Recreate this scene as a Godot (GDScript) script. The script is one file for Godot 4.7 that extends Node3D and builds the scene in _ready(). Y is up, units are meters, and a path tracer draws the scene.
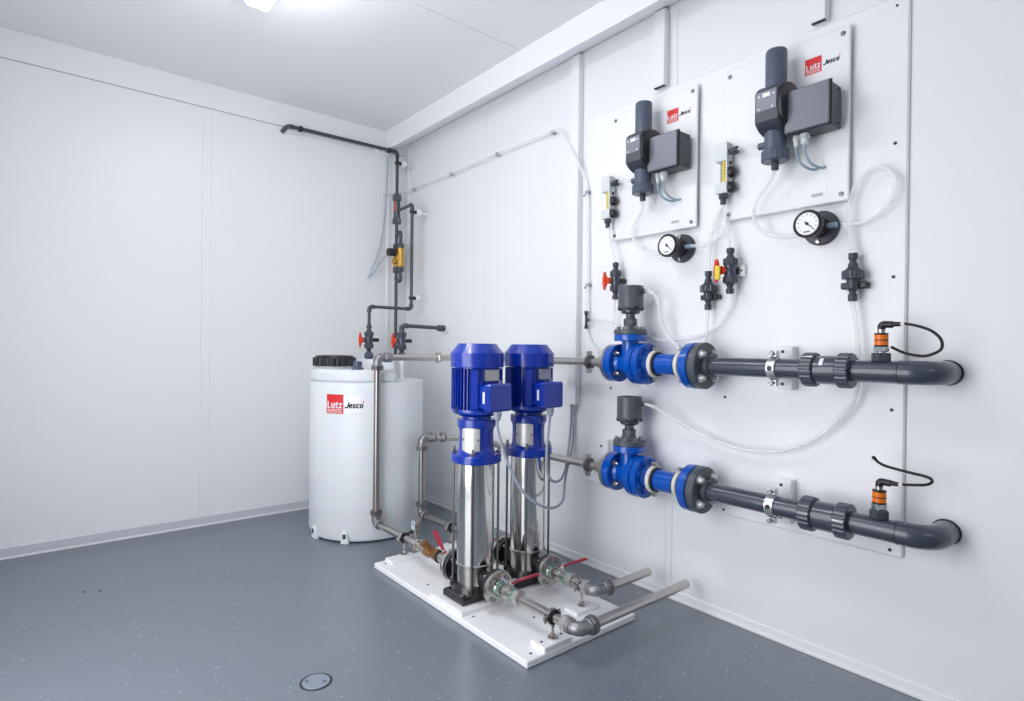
extends Node3D
# A pump and dosing station in a white panelled equipment room.
# World: right-hand wall is the plane x = 0, the wall behind the tank is z = 0, floor y = 0.

var st: SurfaceTool
var org := Vector3.ZERO
var cur: Node3D
var M := {}
const UP := Vector3.UP
const PI2 := TAU

# ------------------------------------------------------------------ mesh helpers
func b() -> void:
	st = SurfaceTool.new()
	st.begin(Mesh.PRIMITIVE_TRIANGLES)

func tri(a: Vector3, c: Vector3, d: Vector3, g := -1) -> void:
	st.set_smooth_group(g)
	st.add_vertex(a - org); st.add_vertex(d - org); st.add_vertex(c - org)

func quad(a: Vector3, c: Vector3, d: Vector3, e: Vector3, g := -1) -> void:
	tri(a, c, d, g); tri(a, d, e, g)

func done() -> ArrayMesh:
	st.generate_normals()
	return st.commit()

func e(called: String, m: Material, parent: Node3D = null) -> MeshInstance3D:
	var n := MeshInstance3D.new()
	n.name = called
	n.mesh = done()
	n.material_override = null
	n.mesh.surface_set_material(0, m)
	(parent if parent else cur).add_child(n, true)
	return n

func frame(d: Vector3) -> Basis:
	d = d.normalized()
	var h := Vector3.RIGHT if absf(d.x) < 0.9 else Vector3.BACK
	var z := h.cross(d).normalized()
	return Basis(d.cross(z), d, z)

# lathe: profile of (radius, height) from the low end to the high end, turned round d
func lathe(p: Vector3, d: Vector3, prof: Array, seg := 28) -> void:
	var f := frame(d)
	var g := 1
	for i in prof.size() - 1:
		var q0: Vector2 = prof[i]
		var q1: Vector2 = prof[i + 1]
		if i > 0:
			var qa: Vector2 = prof[i] - prof[i - 1]
			if absf(qa.angle_to(q1 - q0)) > 0.5:
				g += 1
		for k in seg:
			var t0 := PI2 * k / seg
			var t1 := PI2 * (k + 1) / seg
			var c0 := f.x * cos(t0) + f.z * sin(t0)
			var c1 := f.x * cos(t1) + f.z * sin(t1)
			var a := p + f.y * q0.y
			var z := p + f.y * q1.y
			# f.x, f.y, f.z right-handed: x cross y = z, so going round from x to z turns clockwise seen from above
			if q0.x > 1e-6:
				tri(a + c0 * q0.x, z + c1 * q1.x, a + c1 * q0.x, g)
			if q1.x > 1e-6:
				tri(a + c0 * q0.x, z + c0 * q1.x, z + c1 * q1.x, g)

func v2(a: float, c: float) -> Vector2:
	return Vector2(a, c)

# plain or bevelled cylinder between two points
func cyl(p0: Vector3, p1: Vector3, r: float, seg := 24, bev := 0.0) -> void:
	var l := (p1 - p0).length()
	if bev > 0.0:
		lathe(p0, p1 - p0, [v2(0, 0), v2(r - bev, 0), v2(r, bev), v2(r, l - bev), v2(r - bev, l), v2(0, l)], seg)
	else:
		lathe(p0, p1 - p0, [v2(0, 0), v2(r, 0), v2(r, l), v2(0, l)], seg)

func cone(p0: Vector3, p1: Vector3, r0: float, r1: float, seg := 24) -> void:
	lathe(p0, p1 - p0, [v2(0, 0), v2(r0, 0), v2(r1, (p1 - p0).length()), v2(0, (p1 - p0).length())], seg)

# pipe wall: open end with a bore
func ring(p0: Vector3, p1: Vector3, ro: float, ri: float, seg := 28, bev := 0.001) -> void:
	var l := (p1 - p0).length()
	lathe(p0, p1 - p0, [v2(ri, 0), v2(ro - bev, 0), v2(ro, bev), v2(ro, l - bev), v2(ro - bev, l), v2(ri, l), v2(ri, 0)], seg)

func prism(poly: PackedVector2Array, o: Vector3, ax: Vector3, ay: Vector3, depth: float, bev := 0.0, smooth := false) -> void:
	# poly in the (ax, ay) plane, extruded along ax x ay by depth; counter-clockwise polygon
	var n := ax.cross(ay)
	var rows := [[poly, 0.0], [poly, depth]]
	if bev > 0.0:
		var c := Vector2.ZERO
		for q in poly: c += q
		c /= poly.size()
		var inner := PackedVector2Array()
		for i in poly.size():
			var pa: Vector2 = poly[(i + poly.size() - 1) % poly.size()]
			var pb: Vector2 = poly[i]
			var pc: Vector2 = poly[(i + 1) % poly.size()]
			var n1: Vector2 = (pb - pa).normalized().orthogonal()
			var n2: Vector2 = (pc - pb).normalized().orthogonal()
			var nn: Vector2 = (n1 + n2).normalized()
			if nn.dot(pb - c) > 0.0: nn = -nn
			inner.append(pb + nn * bev / maxf(0.5, absf(nn.dot(n1))))
		rows = [[inner, 0.0], [poly, bev], [poly, depth - bev], [inner, depth]]
	var cnt := poly.size()
	for r in rows.size() - 1:
		for i in cnt:
			var j := (i + 1) % cnt
			var pa: Vector2 = rows[r][0][i]
			var pb: Vector2 = rows[r][0][j]
			var pc: Vector2 = rows[r + 1][0][j]
			var pd: Vector2 = rows[r + 1][0][i]
			var z0: float = rows[r][1]
			var z1: float = rows[r + 1][1]
			quad(o + ax * pa.x + ay * pa.y + n * z0, o + ax * pb.x + ay * pb.y + n * z0, o + ax * pc.x + ay * pc.y + n * z1, o + ax * pd.x + ay * pd.y + n * z1, (r + 2) if smooth else -1)
	var lo: PackedVector2Array = rows[0][0]
	var hi: PackedVector2Array = rows[-1][0]
	var zt: float = rows[-1][1]
	var idx := Geometry2D.triangulate_polygon(lo)
	for k in range(0, idx.size(), 3):
		var q := [lo[idx[k]], lo[idx[k + 1]], lo[idx[k + 2]]]
		if (q[1] - q[0]).cross(q[2] - q[0]) < 0.0: q = [q[0], q[2], q[1]]
		tri(o + ax * q[0].x + ay * q[0].y, o + ax * q[2].x + ay * q[2].y, o + ax * q[1].x + ay * q[1].y)
	idx = Geometry2D.triangulate_polygon(hi)
	for k in range(0, idx.size(), 3):
		var q := [hi[idx[k]], hi[idx[k + 1]], hi[idx[k + 2]]]
		if (q[1] - q[0]).cross(q[2] - q[0]) < 0.0: q = [q[0], q[2], q[1]]
		tri(o + ax * q[0].x + ay * q[0].y + n * zt, o + ax * q[1].x + ay * q[1].y + n * zt, o + ax * q[2].x + ay * q[2].y + n * zt)

func box(c: Vector3, s: Vector3, bev := 0.0) -> void:
	# bevelled on the four edges along its longest side and on both ends
	var h := s / 2.0
	var bb := minf(bev, minf(h.x, minf(h.y, h.z)) * 0.9)
	var pts := func(sx: int, sy: int, sz: int) -> Array:
		var k := Vector3(sx, sy, sz)
		return [c + k * (h - Vector3(0, bb, bb)), c + k * (h - Vector3(bb, 0, bb)), c + k * (h - Vector3(bb, bb, 0))]
	var q := {}
	for sx in [-1, 1]:
		for sy in [-1, 1]:
			for sz in [-1, 1]:
				q[Vector3i(sx, sy, sz)] = pts.call(sx, sy, sz)
	for ax in 3:
		for sg in [-1, 1]:
			var u := (ax + 1) % 3
			var w := (ax + 2) % 3
			var cr := []
			for uv in [[-1, -1], [1, -1], [1, 1], [-1, 1]]:
				var k := Vector3i.ZERO
				k[ax] = sg; k[u] = uv[0]; k[w] = uv[1]
				cr.append(q[k][ax])
			if sg > 0: quad(cr[0], cr[1], cr[2], cr[3])
			else: quad(cr[3], cr[2], cr[1], cr[0])
			if bb <= 0.0: continue
			# bevel between face ax,+-sg and face u,+-su
			for su in [-1, 1]:
				var a0 := Vector3i.ZERO
				a0[ax] = sg; a0[u] = su; a0[w] = -1
				var a1 := a0
				a1[w] = 1
				var f := [q[a0][ax], q[a0][u], q[a1][u], q[a1][ax]]
				if sg * su > 0: quad(f[0], f[1], f[2], f[3])
				else: quad(f[3], f[2], f[1], f[0])
	if bb > 0.0:
		for k in q:
			var f: Array = q[k]
			if k.x * k.y * k.z > 0: tri(f[0], f[1], f[2])
			else: tri(f[0], f[2], f[1])

func bx(x0: float, x1: float, y0: float, y1: float, z0: float, z1: float, bev := 0.002) -> void:
	box(Vector3(x0 + x1, y0 + y1, z0 + z1) / 2.0, Vector3(absf(x1 - x0), absf(y1 - y0), absf(z1 - z0)), bev)

func hexp(r: float, turn := 0.0, cnt := 6) -> PackedVector2Array:
	var p := PackedVector2Array()
	for i in cnt: p.append(Vector2.from_angle(turn + PI2 * i / cnt) * r)
	return p

func nut(p: Vector3, d: Vector3, r: float, h: float, turn := 0.0, cnt := 6) -> void:
	var f := frame(d)
	# ax x ay must equal d
	prism(hexp(r, turn, cnt), p, f.z, f.x, h, minf(h, r) * 0.12)

# ribbed collar (union nut): scalloped outline
func ribbed(p: Vector3, d: Vector3, r: float, h: float, ribs := 18, dep := 0.05) -> void:
	var f := frame(d)
	var poly := PackedVector2Array()
	for i in ribs * 4:
		var s: float = [1.0, 1.0, 1.0 - dep, 1.0 - dep][i % 4]
		poly.append(Vector2.from_angle(PI2 * i / (ribs * 4)) * r * s)
	prism(poly, p, f.z, f.x, h, h * 0.08)

# swept tube through points, smooth (Catmull-Rom) when sub > 1
func tube(pts: Array, r: float, seg := 12, sub := 1, g := 1) -> void:
	var p := []
	if sub > 1:
		for i in pts.size() - 1:
			var p0: Vector3 = pts[maxi(i - 1, 0)]
			var p1: Vector3 = pts[i]
			var p2: Vector3 = pts[i + 1]
			var p3: Vector3 = pts[mini(i + 2, pts.size() - 1)]
			for k in sub:
				p.append(p1.cubic_interpolate(p2, p0, p3, float(k) / sub))
		p.append(pts[-1])
	else:
		p = pts
	var t: Vector3 = (p[1] - p[0]).normalized()
	var f := frame(t)
	var nx := f.x
	var prev := []
	for i in p.size():
		var tn: Vector3
		if i == 0: tn = (p[1] - p[0]).normalized()
		elif i == p.size() - 1: tn = (p[i] - p[i - 1]).normalized()
		else: tn = ((p[i] - p[i - 1]).normalized() + (p[i + 1] - p[i]).normalized()).normalized()
		nx = (nx - tn * nx.dot(tn)).normalized()
		var nz := nx.cross(tn)
		var cr := []
		for k in seg:
			var a := PI2 * k / seg
			cr.append(p[i] + (nx * cos(a) + nz * sin(a)) * r)
		if i == 0:
			for k in seg: tri(p[0], cr[k], cr[(k + 1) % seg], g + 1)
		else:
			for k in seg:
				var j := (k + 1) % seg
				quad(prev[k], cr[k], cr[j], prev[j], g)
		if i == p.size() - 1:
			for k in seg: tri(p[i], cr[(k + 1) % seg], cr[k], g + 2)
		prev = cr

# quarter bend from a to c round the corner k with bend radius br
func bend(a: Vector3, k: Vector3, c: Vector3, br: float, steps := 8) -> Array:
	var da := (a - k).normalized()
	var dc := (c - k).normalized()
	var out := []
	if (a - k).length() > br + 1e-5: out.append(a)
	var o := k + (da + dc) * br
	for i in steps + 1:
		var t := PI / 2 * i / steps
		out.append(o - dc * br * cos(t) - da * br * sin(t))
	if (c - k).length() > br + 1e-5: out.append(c)
	return out

# ------------------------------------------------------------------ nodes
func thing(called: String, label: String, category: String, at: Vector3, group := "") -> Node3D:
	var o := Node3D.new()
	o.name = called
	add_child(o, true)
	o.position = at
	org = at
	cur = o
	o.set_meta("label", label); o.set_meta("category", category)
	if group: o.set_meta("group", group)
	return o

func struct(called: String, m: Material) -> MeshInstance3D:
	var n := e(called, m, self)
	n.set_meta("kind", "structure")
	return n

func copy(o: Node3D, off: Vector3, label: String) -> Node3D:
	var r := o.duplicate()
	r.name = o.name + "_001"
	add_child(r, true)
	r.position = o.position + off
	r.set_meta("label", label)
	return r

func mat(c: Color, rough: float, metal := 0.0, coat := 0.0) -> StandardMaterial3D:
	var m := StandardMaterial3D.new()
	m.albedo_color = c; m.roughness = rough; m.metallic = metal
	if coat > 0.0:
		m.clearcoat_enabled = true; m.clearcoat = coat; m.clearcoat_roughness = 0.08
	return m

func c8(r: int, g: int, bl: int) -> Color:
	return Color(r / 255.0, g / 255.0, bl / 255.0)

func V(x: float, y: float, z: float) -> Vector3:
	return Vector3(x, y, z)

# ------------------------------------------------------------------ scene
func _ready() -> void:
	set_camera_and_light()
	materials()
	room()
	floor_things()
	tank()
	base_plate()
	pumps()
	pump_lines()
	boards()
	dosing()
	valve_lines()
	small_valves()
	corner_pipes()
	hoses_and_cables()

func set_camera_and_light() -> void:
	var cam := Camera3D.new()
	cam.name = "camera"
	cam.fov = 62.521
	cam.near = 0.05
	cam.far = 40.0
	add_child(cam)
	cam.position = V(-2.1172, 1.07, 3.7845)
	cam.basis = Basis(UP, -0.6897) * Basis(Vector3.RIGHT, -0.0041) * Basis(Vector3.BACK, 0.0109)
	var we := WorldEnvironment.new()
	we.name = "environment"
	var en := Environment.new()
	en.background_mode = Environment.BG_COLOR
	en.background_color = c8(200, 210, 225)
	en.tonemap_mode = Environment.TONE_MAPPER_LINEAR
	en.tonemap_exposure = 0.95
	en.sdfgi_enabled = true; en.ssao_enabled = true; en.ssil_enabled = true
	we.environment = en
	add_child(we)
	# each batten shines from three points just under its opal cover
	for z0 in LAMPS:
		for k in 3:
			var l := OmniLight3D.new()
			l.name = "luminaire_light"
			l.light_size = 0.05
			l.light_energy = LAMP if z0 < 2.0 else LAMP * 0.7
			l.light_color = c8(253, 252, 254)
			l.omni_range = 12.0
			l.omni_attenuation = 2.0
			l.shadow_enabled = true
			add_child(l, true)
			l.position = V(-1.385, 2.44, z0 + 0.22 + 0.42 * k)
		var a := AreaLight3D.new()
		a.name = "luminaire_panel_light"
		a.area_size = Vector2(0.09, 1.2)
		a.area_normalize_energy = true
		a.light_energy = 0.5 if z0 < 2.0 else 0.3
		a.light_color = c8(253, 252, 254)
		a.area_range = 12.0
		a.area_attenuation = 2.0
		a.shadow_enabled = true
		add_child(a, true)
		a.position = V(-1.385, 2.522, z0 + 0.64)
		a.basis = Basis(Vector3.RIGHT, -PI / 2)
	# area light at an unseen window, placed to light the equipment and right wall
	var w := AreaLight3D.new()
	w.name = "unseen_window_light"
	w.area_size = Vector2(1.5, 2.0)
	w.area_normalize_energy = true
	w.light_energy = 3.2
	w.light_color = c8(253, 252, 254)
	w.area_range = 12.0
	w.area_attenuation = 2.0
	w.shadow_enabled = true
	add_child(w)
	w.position = V(-2.728, 1.06, 2.2)
	w.basis = Basis(UP, -PI / 2)

const LAMPS := [1.12, 4.9]  # second batten is out of view, placed to light sides turned to camera
const LAMP := 0.105

func materials() -> void:
	M.wall = mat(c8(238, 240, 243), 0.42)
	M.trim = mat(c8(240, 242, 245), 0.45)
	M.joint = mat(c8(228, 232, 237), 0.45)
	M.seam = mat(c8(168, 174, 183), 0.5)
	M.skirt = mat(c8(205, 208, 217), 0.4)
	M.white_pp = mat(c8(243, 244, 246), 0.35)
	M.ceiling = mat(c8(238, 240, 243), 0.45)
	M.tank = mat(c8(232, 236, 240), 0.38)
	M.tank.subsurf_scatter_enabled = true
	M.tank.subsurf_scatter_strength = 0.5
	M.chrome = mat(c8(224, 223, 220), 0.13, 1.0)
	M.steel = mat(c8(190, 187, 181), 0.26, 1.0)
	M.satin = mat(c8(196, 193, 187), 0.34, 1.0)
	M.galv = mat(c8(150, 150, 152), 0.42, 0.85)
	M.riser = mat(c8(158, 156, 152), 0.3, 1.0)
	M.zinc = mat(c8(205, 212, 214), 0.3, 0.9)
	M.dark_steel = mat(c8(120, 120, 122), 0.35, 0.9)
	M.blue = mat(c8(2, 50, 166), 0.25, 0.0, 0.4)
	M.valve_blue = mat(c8(0, 82, 182), 0.22, 0.0, 0.4)
	M.pvc = mat(c8(60, 67, 82), 0.27, 0.0, 0.4)
	M.pvc_mid = mat(c8(78, 84, 92), 0.38)
	M.slate = mat(c8(82, 92, 110), 0.36)
	M.anth = mat(c8(62, 66, 76), 0.4)
	M.lid = mat(c8(112, 115, 126), 0.36, 0.2)
	M.black = mat(c8(28, 29, 33), 0.4)
	M.rubber = mat(c8(22, 23, 25), 0.6)
	M.cast = mat(c8(26, 27, 30), 0.35, 0.0, 0.3)
	M.red = mat(c8(164, 26, 50), 0.35)
	M.sticker_red = mat(c8(226, 44, 44), 0.45)
	M.orange = mat(c8(226, 72, 34), 0.4)
	M.handle_red = mat(c8(222, 48, 34), 0.4)
	M.sensor = mat(c8(240, 122, 20), 0.35)
	M.yellow = mat(c8(236, 212, 62), 0.4)
	M.brass = mat(c8(158, 112, 72), 0.36, 0.8)
	M.gold = mat(c8(214, 170, 84), 0.36, 0.8)
	M.cream = mat(c8(226, 222, 208), 0.45)
	M.light = mat(c8(216, 221, 222), 0.42)
	M.bolt_cap = mat(c8(196, 200, 202), 0.36, 0.5)
	M.guard = mat(c8(222, 221, 216), 0.36, 0.5)
	M.cable = mat(c8(164, 170, 184), 0.45)
	M.cable_blue = mat(c8(150, 172, 186), 0.45)
	M.green = mat(c8(64, 150, 132), 0.5)
	M.dial = mat(c8(244, 246, 248), 0.4)
	M.pale = mat(c8(206, 220, 232), 0.3)
	M.print = mat(c8(30, 31, 34), 0.6)
	M.hole = mat(c8(60, 63, 68), 0.6)
	M.hose = mat(Color(0.985, 0.99, 0.995, 0.42), 0.35)
	M.hose.transparency = BaseMaterial3D.TRANSPARENCY_ALPHA
	M.clear = mat(Color(0.95, 0.97, 1.0, 0.12), 0.05)
	M.clear.transparency = BaseMaterial3D.TRANSPARENCY_ALPHA
	M.glow = mat(c8(250, 252, 255), 0.4)
	M.glow.emission_enabled = true
	M.glow.emission = c8(248, 251, 255)
	M.glow.emission_energy_multiplier = 1.6
	M.unseen_pane_glow = mat(c8(250, 252, 255), 0.5)  # glow of the unseen window panes
	M.unseen_pane_glow.emission_enabled = true
	M.unseen_pane_glow.emission = c8(249, 251, 255)
	M.unseen_pane_glow.emission_energy_multiplier = 1.2
	# speckled vinyl
	var rng := RandomNumberGenerator.new()
	rng.seed = 7
	var n := 1024
	var im := Image.create(n, n, false, Image.FORMAT_RGB8)
	im.fill(c8(111, 120, 130))
	for i in 5200:
		var d := rng.randf_range(-7, 7)
		im.fill_rect(Rect2i(rng.randi() % n, rng.randi() % n, 1 + rng.randi() % 5, 1 + rng.randi() % 5), c8(int(111 + d), int(120 + d), int(130 + d)))
	for i in 900:
		im.fill_rect(Rect2i(rng.randi() % n, rng.randi() % n, 1 + rng.randi() % 2, 1 + rng.randi() % 2), c8(72, 80, 88))
	for i in 1000:
		var w := 1 + rng.randi() % 3
		im.fill_rect(Rect2i(rng.randi() % n, rng.randi() % n, w, 1 + rng.randi() % 3), c8(176, 186, 196))
	im.generate_mipmaps()
	M.floor = mat(Color.WHITE, 0.3)
	M.floor.metallic_specular = 0.75
	M.floor.albedo_texture = ImageTexture.create_from_image(im)
	M.floor.uv1_triplanar = true
	M.floor.uv1_world_triplanar = true
	M.floor.uv1_scale = V(0.5, 0.5, 0.5)

# ------------------------------------------------------------------ room shell
const X0 := -2.75
const Z1 := 6.6
const H := 2.613

func room() -> void:
	org = Vector3.ZERO
	b(); bx(X0 - 0.2, 0.2, -0.12, 0.0, -0.2, Z1 + 0.2, 0.0); var fl := struct("floor", M.floor)
	for q in [[-1.951, 0.705], [-1.897, 0.734]]:
		b(); cyl(V(q[0], -0.001, q[1]), V(q[0], 0.001, q[1]), 0.006, 10); e("plugged_hole", M.hole, fl)
	# ceiling panels run in strips across the room, a thin recessed joint between them
	b(); bx(X0 - 0.2, 0.2, H + 0.004, H + 0.14, -0.2, Z1 + 0.2, 0.0); var ce := struct("ceiling", M.trim)
	var zs := [-0.0, 1.492, 2.69, 3.89, 5.09, Z1]
	for i in zs.size() - 1:
		b(); bx(X0, 0.0, H, H + 0.006, zs[i] + 0.002, zs[i + 1] - 0.002, 0.0); e("ceiling_panel", M.ceiling, ce)
	# wall behind the tank
	b(); bx(X0 - 0.2, 0.2, -0.1, H + 0.14, -0.2, -0.005, 0.0); var wl := struct("wall_left", M.joint)
	var xs := [X0, -1.345, -0.0]
	for i in 2:
		b(); bx(xs[i] + (0.024 if i else 0.0), xs[i + 1] - (0.024 if i == 0 else 0.0), 0.0, H, -0.02, 0.0, 0.0008); e("wall_panel", M.wall, wl)
	b(); bx(-1.3685, -1.3215, 0.0, 2.466, -0.012, 0.0, 0.0008); e("joint_strip", M.wall, wl)
	b(); bx(X0, 0.0, 2.469, H, -0.005, 0.004, 0.001); var t1 := struct("trim_1", M.trim)
	b(); bx(X0, 0.0, 2.464, 2.469, -0.003, 0.0015, 0.0); e("sealing_joint", M.seam, t1)
	b(); bx(X0, 0.0, 0.012, 0.056, -0.005, 0.006, 0.002); var bl := struct("baseboard_left", M.skirt)
	b(); bx(X0, 0.0, 0.0, 0.012, -0.005, 0.008, 0.001); e("white_seal", M.white_pp, bl)
	# right-hand wall with the equipment
	b(); bx(0.005, 0.2, -0.1, H + 0.14, -0.2, Z1 + 0.2, 0.0); var wr := struct("wall_right", M.joint)
	var zz := [-0.0, 0.947, 2.297, 3.647, 4.997, Z1]
	for i in zz.size() - 1:
		b(); bx(0.0, 0.02, 0.0, H, zz[i] + (0.001 if i < 2 else 0.016), zz[i + 1] - (0.016 if i > 0 else 0.001), 0.0015); e("wall_panel", M.wall, wr)
	for i in [2, 3, 4]:
		b(); bx(0.0, 0.012, 0.0, H, zz[i] - 0.015, zz[i] + 0.015, 0.0008); e("joint_strip", M.wall, wr)
	b(); bx(-0.006, 0.005, 0.012, 0.040, 0.0, Z1, 0.002); var br := struct("baseboard_right", M.trim)
	b(); bx(-0.011, 0.005, 0.0, 0.013, 0.0, Z1, 0.002); e("white_seal", M.white_pp, br)
	b(); bx(-0.004, 0.004, 2.53, 2.56, 0.0, Z1, 0.001); struct("trim_2", M.trim)
	# boxed-in beam along the right-hand wall, its underside sloping up to the wall
	b(); prism(PackedVector2Array([v2(-0.19, H + 0.003), v2(-0.19, 2.477), v2(0.004, 2.566), v2(0.004, H + 0.003)]), V(0, 0, 0.0), Vector3.RIGHT, UP, Z1)
	struct("trim_3", M.trim)
	# corner cover strips
	b(); bx(-0.178, -0.152, 0.0, 2.50, 0.0, 0.012, 0.002); struct("trim_4", M.white_pp)
	b(); bx(-0.02, 0.002, 0.0, 2.56, -0.002, 0.02, 0.003); struct("trim_5", M.trim)
	# other two walls, with an unseen dark door that darkens the chrome reflections
	b(); bx(X0 - 0.2, X0, -0.1, H + 0.14, -0.2, Z1 + 0.2, 0.0); struct("wall_near", M.wall)
	b(); bx(X0 - 0.2, 0.2, -0.1, H + 0.14, Z1, Z1 + 0.2, 0.0); struct("wall_rear", M.wall)
	b(); bx(-2.2, -1.2, 0.0, 2.1, Z1 - 0.05, Z1 + 0.01, 0.004); var dr := struct("unseen_door_1", mat(c8(70, 76, 84), 0.4))
	b(); tube([V(-1.3, 1.05, Z1 - 0.05), V(-1.3, 1.05, Z1 - 0.1), V(-1.42, 1.05, Z1 - 0.1)], 0.01, 10); e("unseen_door_handle", M.satin, dr)
	# window out of view, its glowing panes placed to light the equipment
	b(); bx(X0 - 0.01, X0 + 0.016, 0.02, 2.12, 1.41, 2.99, 0.004); var wi := struct("unseen_window_1", M.trim)
	for k in 3:
		b(); bx(X0 + 0.01, X0 + 0.018, 0.06, 2.07, 1.45 + 0.505 * k, 1.94 + 0.505 * k, 0.0); e("unseen_window_pane", M.unseen_pane_glow, wi)
	# batten luminaires, the second one unseen behind the camera
	for k in LAMPS.size():
		var z0: float = LAMPS[k]
		thing("ceiling_lamp", ["white batten ceiling lamp whose lit end shows above the tank wall", "unseen white batten ceiling lamp behind the camera, lighting the sides turned to it"][k], "lamp", V(-1.385, H, z0 + 0.64))
		b(); bx(-1.44, -1.33, H - 0.035, H, z0, z0 + 1.28, 0.006); e("housing", M.white_pp)
		b(); bx(-1.436, -1.334, H - 0.083, H - 0.035, z0 + 0.004, z0 + 1.276, 0.012); e("diffuser", M.glow)

func floor_things() -> void:
	thing("floor_drain", "small round grey drain cover set in the speckled floor", "drain", V(-1.422, 0, 1.979))
	b(); ring(V(-1.422, -0.004, 1.979), V(-1.422, 0.0015, 1.979), 0.050, 0.0435); e("rim", M.black)
	b(); cyl(V(-1.422, -0.004, 1.979), V(-1.422, 0.003, 1.979), 0.043, 32, 0.002); e("cover", mat(c8(142, 152, 168), 0.4, 0.3))
	for q in [[-1.447, 1.962], [-1.402, 1.996]]:
		b(); cyl(V(q[0], 0.002, q[1]), V(q[0], 0.0042, q[1]), 0.005, 10); e("screw", M.dark_steel)

# ------------------------------------------------------------------ logo sticker on a flat plate facing -x
func text_mesh(s: String, size: float, slant := 0.0, bold := 0.0) -> ArrayMesh:
	var t := TextMesh.new()
	var f := SystemFont.new()
	f.font_names = PackedStringArray(["Droid Sans"])
	f.font_weight = 700
	t.font = f
	t.text = s
	t.font_size = 48
	t.pixel_size = size / 48.0
	t.depth = 0.0008
	t.curve_step = 1.0
	var a := t.surface_get_arrays(0)
	var vs: PackedVector3Array = a[Mesh.ARRAY_VERTEX]
	var box3 := AABB(vs[0], Vector3.ZERO)
	for q in vs: box3 = box3.expand(q)
	for i in vs.size():
		var q := vs[i]
		vs[i] = V(q.x + (q.y - box3.position.y) * slant, q.y, q.z)
	a[Mesh.ARRAY_VERTEX] = vs
	var am := ArrayMesh.new()
	am.add_surface_from_arrays(Mesh.PRIMITIVE_TRIANGLES, a)
	if bold > 0.0:
		var sf := SurfaceTool.new()
		for k in 5:
			sf.append_from(am, 0, Transform3D(Basis.IDENTITY, V([-1, 0, 1, 0, 0][k] * bold * size, [0, 0, 0, -1, 1][k] * bold * size * 0.7, 0.00002 * k)))
		am = sf.commit()
	return am

func fit_text(s: String, w: float, h: float, slant := 0.0, bold := 0.0) -> ArrayMesh:
	var am := text_mesh(s, 0.1, slant, bold)
	var bb := am.get_aabb()
	var a := am.surface_get_arrays(0)
	var vs: PackedVector3Array = a[Mesh.ARRAY_VERTEX]
	for i in vs.size():
		var q := (vs[i] - bb.get_center()) / bb.size
		vs[i] = V(q.x * w, q.y * h, q.z * 0.0008)
	a[Mesh.ARRAY_VERTEX] = vs
	var out := ArrayMesh.new()
	out.add_surface_from_arrays(Mesh.PRIMITIVE_TRIANGLES, a)
	return out

# place: maps (right, up, out) in metres on the sticker to the world, so that it may be laid on a curve
func lay(am: ArrayMesh, off: Vector3, place: Callable, called: String, m: Material, parent: Node3D) -> void:
	var a := am.surface_get_arrays(0)
	var vs: PackedVector3Array = a[Mesh.ARRAY_VERTEX]
	for i in vs.size():
		vs[i] = place.call(vs[i] + off) - org
	var out := []
	out.resize(Mesh.ARRAY_MAX)
	out[Mesh.ARRAY_VERTEX] = vs
	if a[Mesh.ARRAY_INDEX] != null: out[Mesh.ARRAY_INDEX] = a[Mesh.ARRAY_INDEX]
	var r := ArrayMesh.new()
	r.add_surface_from_arrays(Mesh.PRIMITIVE_TRIANGLES, out)
	var sft := SurfaceTool.new()
	sft.create_from(r, 0)
	sft.deindex()
	sft.generate_normals()
	r = sft.commit()
	var n := MeshInstance3D.new()
	n.name = called
	n.mesh = r
	r.surface_set_material(0, m)
	parent.add_child(n, true)

func patch(x0: float, x1: float, y0: float, y1: float, t: float, place: Callable, called: String, m: Material, parent: Node3D) -> MeshInstance3D:
	b()
	var cnt := 8
	for i in cnt:
		var a := lerpf(x0, x1, float(i) / cnt)
		var c := lerpf(x0, x1, float(i + 1) / cnt)
		quad(place.call(V(a, y0, t)), place.call(V(c, y0, t)), place.call(V(c, y1, t)), place.call(V(a, y1, t)), 1)
	for k in [[y0, -1], [y1, 1]]:
		quad(place.call(V(x0, k[0], 0)), place.call(V(x1, k[0], 0)), place.call(V(x1, k[0], t)), place.call(V(x0, k[0], t)))
	for k in [x0, x1]:
		quad(place.call(V(k, y0, 0)), place.call(V(k, y1, 0)), place.call(V(k, y1, t)), place.call(V(k, y0, t)))
	return e(called, m, parent)

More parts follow.
